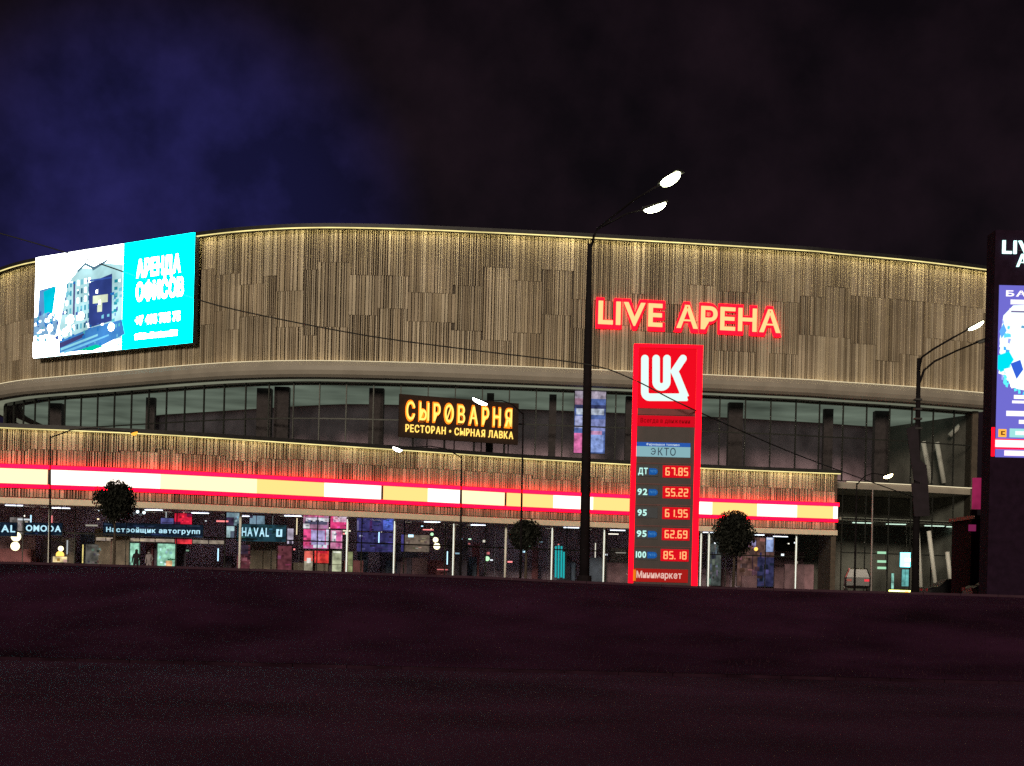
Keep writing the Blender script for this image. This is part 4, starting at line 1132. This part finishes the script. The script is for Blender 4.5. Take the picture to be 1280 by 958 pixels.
# plain street lamps further back
def small_lamp(xb, xt, yt, xh, yh, D, label, m=M_lampw, L_=.95, ybase=742, r=.07):
    t = thing('street_lamp', label, 'street lamp', (W(xb, ybase, D).x, D, PLAZA))
    b = W(xb, ybase, D); b.z = PLAZA - .02; tp = W(xt, yt, D); h_ = W(xh, yh, D - .8)
    MB().tube([b, b.lerp(tp, .5), tp], [r, r * .8, r * .6], 8).build('pole', M_pole, t, smooth=True)
    q = tp.lerp(h_, .5) + Vector((0, 0, .35))
    MB().tube([tp - Vector((0, 0, .1)), tp.lerp(q, .5) + Vector((0, 0, .12)), q, h_], [r * .55, r * .5, r * .45, r * .4], 7).build('arm', M_pole, t, smooth=True)
    head(h_, (h_ - tp) * Vector((1, 1, .2)) + Vector((0, 0, .3 * (h_ - tp).length)), L_, .3, 'lamp_head', m, t)
    return t
small_lamp(650, 654, 516, 600, 501.5, 80, 'slim street lamp whose white head crosses the amber restaurant sign', L_=1.0)
small_lamp(575, 577, 570, 497, 561, 82, 'slim street lamp whose pale head hangs before the podium slats', M_lampw, L_=.6)
small_lamp(61.5, 63, 545, 168, 541, 82, 'slim street lamp at the left with a small orange head before the podium', emit('lamp_lens_orange', (1, .42, .05), 1.6), L_=.42)
small_lamp(1068, 1071, 604, 1110, 594.5, 84, 'slim street lamp with a warm head before the dark right-hand glazing', M_lampy, L_=.62)

# overhead cable
cab = MB()
pts = [(-260, 225), (-60, 276), (60, 309), (160, 342), (245, 374), (320, 393), (460, 420), (600, 439), (735, 456), (790, 474), (843, 501), (900, 527), (1000, 570), (1143, 622)]
def smooth_px(p): return catmull(p, 6)
sp = smooth_px(pts)
P_ = [W(x, y, 44.3 if x < 735 else 44.3 - (x - 735) * 0.0 + max(0, (x - 860)) * .062) for x, y in sp]
tag(cab.tube(P_, .021, 6).build('overhead_cable', M_cable, smooth=True), 'thin black cable sagging across the facade and the price pylon emblem', 'cable')

# ------------------------------------------------------------------ round-headed trees
def ball_tree(x, y, D, r, label, seed, trunk_to=PLAZA):
    c = W(x, y, D); rr = random.Random(seed)
    t = thing('tree', label, 'tree', (c.x, D, trunk_to), 'small round-headed trees before the podium')
    mb = MB()
    b = Vector((c.x + .05, D, trunk_to - .05))
    mb.tube([b, b.lerp(c, .5) + Vector((.04, .02, 0)), c], [.09, .065, .03], 8)
    for k in range(9):
        d = Vector((rr.gauss(0, 1), rr.gauss(0, 1), rr.gauss(.2, .8))).normalized()
        s0 = c + Vector((0, 0, -r * .4)); mb.tube([s0, s0 + d * r * .5, c + d * r * .82], [.03, .018, .006], 5)
    mb.build('trunk', M_bark, t)
    lf = MB()
    clumps = [(Vector((rr.gauss(0, 1), rr.gauss(0, 1), rr.gauss(0, 1))).normalized() * r * rr.uniform(.25, .84), r * rr.uniform(.22, .4)) for _ in range(80)]
    for off, cr_ in clumps:
        for _ in range(130):
            d = Vector((rr.gauss(0, 1), rr.gauss(0, 1), rr.gauss(0, 1))); p = c + off + d * cr_ * .45
            if (p - c).length > r * 1.0: continue
            a = Vector((rr.uniform(-1, 1), rr.uniform(-1, 1), rr.uniform(-1, 1))).normalized(); e = a.cross(Vector((0, 0, 1))).normalized(); s_ = rr.uniform(.07, .13)
            lf.face([p - a * s_, p + e * s_ * .5, p + a * s_, p - e * s_ * .5])
    lf.build('crown', M_leaf, t, recalc=False)
ball_tree(143, 628, 76, 1.22, 'dark round-headed small tree overlapping the left of the red ribbon', 1)
ball_tree(657, 668, 84, 1.05, 'dark round-headed small tree between the mast and the amber sign, below the ribbon', 2)
ball_tree(917, 668, 76, 1.28, 'dark round-headed small tree right of the price pylon', 3)

# ------------------------------------------------------------------ people by the mint doorways
def person(x, D, label, h=1.75, lean=0.0, hood=False, cloth=M_cloth):
    g = W(x, 740, D)
    root = thing('person', label, 'person', (g.x, D, PLAZA))
    k = h / 1.75
    J = {'pel': (0, 0, .93), 'wai': (lean * .3, 0, 1.10), 'che': (lean * .7, .01, 1.30), 'nec': (lean, 0, 1.49), 'hdb': (lean, -.02, 1.57), 'hea': (lean, -.02, 1.68),
         'sl': (lean * .9 - .19, 0, 1.42), 'el': (-.24, .02, 1.14), 'wl': (-.25, -.06, .92), 'hl': (-.25, -.08, .83), 'sr': (lean * .9 + .19, 0, 1.42), 'er': (.24, .03, 1.15), 'wr': (.22, -.12, 1.0), 'hr': (.19, -.17, .96),
         'll': (-.10, 0, .88), 'kl': (-.12, -.02, .48), 'al': (-.13, .02, .09), 'tl': (-.14, -.13, .04), 'lr': (.10, 0, .88), 'kr': (.12, -.03, .48), 'ar': (.14, .03, .09), 'tr': (.16, -.12, .04)}
    R_ = {'pel': .19, 'wai': .18, 'che': .20, 'nec': .075, 'hdb': .095, 'hea': .15, 'sl': .07, 'el': .062, 'wl': .036, 'hl': .036, 'sr': .07, 'er': .062, 'wr': .036, 'hr': .036, 'll': .12, 'kl': .085, 'al': .05, 'tl': .045, 'lr': .12, 'kr': .085, 'ar': .05, 'tr': .045}
    E_ = [('pel', 'wai'), ('wai', 'che'), ('che', 'nec'), ('nec', 'hdb'), ('hdb', 'hea'), ('che', 'sl'), ('sl', 'el'), ('el', 'wl'), ('wl', 'hl'), ('che', 'sr'), ('sr', 'er'), ('er', 'wr'), ('wr', 'hr'),
          ('pel', 'll'), ('ll', 'kl'), ('kl', 'al'), ('al', 'tl'), ('pel', 'lr'), ('lr', 'kr'), ('kr', 'ar'), ('ar', 'tr')]
    names = list(J); me = bpy.data.meshes.new('body')
    me.from_pydata([(J[n][0] * k, J[n][1] * k, J[n][2] * k) for n in names], [(names.index(a), names.index(b)) for a, b in E_], [])
    o = bpy.data.objects.new('body', me); COL.objects.link(o); o.parent = root
    me.materials.append(cloth)
    md = o.modifiers.new('skin', 'SKIN'); 
    for n, sv in zip(names, me.skin_vertices[0].data): sv.radius = (R_[n] * k, R_[n] * k * (.75 if n in ('che', 'wai', 'pel') else 1)); sv.use_root = n == 'pel'
    sb = o.modifiers.new('smooth', 'SUBSURF'); sb.levels = 1; sb.render_levels = 2
    hm = MB(); hc = Vector((g.x + lean * k, D - .02 * k, PLAZA + 1.715 * k))
    hm.tube([hc + Vector((0, .015, z)) for z in (-.06, 0, .05, .085, .1)], [.10, .115, .10, .06, .01], 12)
    hm.build('hair', mat('dark_hair', (.02, .015, .012), .7), root, smooth=True)
    return root
person(169, DS(169, 6.2), 'dark clothed person standing before the left mint doorway', 1.78, .03)
person(185.5, DS(185, 6.0), 'person in grey clothes standing between the two mint doorways', 1.74, -.02, cloth=mat('grey_coat', (.25, .22, .24), .9))

# ------------------------------------------------------------------ parked cars on the plaza at the right
M_carp = mat('dark_car_paint', (0.02, 0.02, 0.025), 0.25, 0.2, noise=.05, spec=.6)
M_tyre = mat('tyre_rubber', (0.02, 0.02, 0.02), 0.85)
M_rimm = mat('alloy_rim', (0.35, 0.35, 0.36), 0.35, 0.8)
M_carg = mat('tinted_glass', (0.015, 0.018, 0.02), 0.08, spec=.7)
M_tail = mat('tail_lens', (0.30, 0.01, 0.012), 0.25)
M_headl = mat('head_lens', (0.5, 0.5, 0.5), 0.15)
def car(cx, D, z0, length, height, label, paint, van=False, lit_tail=None, rz=0.0):
    root = thing('parked_car', label, 'car', (cx, D, z0), 'cars parked before the arena')
    L_, Wd, H_ = length, 1.8, height
    if van: prof = [(-.5, .28), (-.5, .62), (-.495, .95), (-.46, 1.0), (.18, 1.0), (.33, .60), (.47, .52), (.5, .40), (.5, .22), (.3, .16), (-.3, .16)]
    else: prof = [(-.5, .30), (-.495, .52), (-.43, .62), (-.34, .66), (-.22, .97), (-.12, 1.0), (.08, .99), (.24, .64), (.42, .56), (.49, .44), (.5, .26), (.3, .16), (-.3, .16)]
    st = [(-.5, .90), (-.44, 1.0), (.44, 1.0), (.5, .90)]
    ca, sa = math.cos(rz), math.sin(rz)
    def P(x, y, z):
        x *= L_; y *= Wd; z *= H_
        if z / H_ > .62: y *= 1 - .30 * (z / H_ - .62) / .38
        return (cx + x * ca - y * sa, D + x * sa + y * ca, z0 + z)
    mb = MB(); n = len(prof)
    for y, s in st:
        for x, z in prof: mb.v.append(P(x * (s if abs(x) > .4 else 1), y, .16 + (z - .16) * (1 if s == 1 else .985)))
    for j in range(3):
        for k in range(n):
            mb.f.append((j * n + k, j * n + (k + 1) % n, (j + 1) * n + (k + 1) % n, (j + 1) * n + k)); mb.c.append(None)
    mb.f.append(tuple(range(n))); mb.c.append(None); mb.f.append(tuple(3 * n + k for k in range(n))); mb.c.append(None)
    body = mb.build('body', paint, root)
    for s in (-1, 1):
        for x0_, x1_, x2_, x3_ in (((-.31, -.205, -.05, -.05), (-.035, -.035, .075, .20)) if not van else ((-.42, -.42, -.02, -.02), (0, 0, .17, .29))):
            pts = [P(x0_, s * .503, .67), P(x3_, s * .503, .67), P(x2_, s * .503, .94), P(x1_, s * .503, .94)]
            MB().face(pts).build('side_window', M_carg, root)
    a = [P(.245, -.42, .655), P(.245, .42, .655), P(.10, .40, .965), P(.10, -.40, .965)] if not van else [P(.325, -.42, .63), P(.325, .42, .63), P(.195, .40, .97), P(.195, -.40, .97)]
    MB().face([Vector(q) + Vector((.012 * ca, .012 * sa, .012)) for q in a]).build('windscreen', M_carg, root)
    for x in (-.31, .31):
        for s in (-1, 1):
            wx = x * L_; wy = s * (Wd / 2 - .09)
            c = Vector((cx + wx * ca - wy * sa, D + wx * sa + wy * ca, z0 + .32)); ax = Vector((-sa, ca, 0)) * .11
            w_ = MB().tube([c - ax, c + ax], .32, 20).build('wheel', M_tyre, root)
            MB().tube([c - ax * 1.03, c + ax * 1.03], .2, 14).build('rim', M_rimm, w_)
    for s in (-1, 1):
        q = P(-.5, s * .34, .5); MB().box(q, (.06, .34, .16), rz).build('tail_light', lit_tail if (lit_tail and s < 0) else M_tail, root)
        q = P(.475, s * .34, .46); MB().box(q, (.1, .34, .12), rz).build('headlight', M_headl, root)
    return root
c1 = W(1198, 740, 90)
car(c1.x, 90, PLAZA - .45, 4.4, 1.48, 'dark saloon car parked broadside right of the banner pole', M_carp)
c2 = W(1262, 740, 72)
car(c2.x, 72, PLAZA - .35, 4.3, 1.46, 'dark car parked at the right edge under the advert tower', M_carp)
M_tailon = emit('tail_lamp_on', (1.0, .06, .08), .9)
c3 = W(1071, 740, 104)
car(c3.x, 104, PLAZA - .02, 4.3, 1.75, 'dark van parked end-on before the right-hand glazing with one red lamp lit', M_carp, True, M_tailon, rz=math.radians(78))
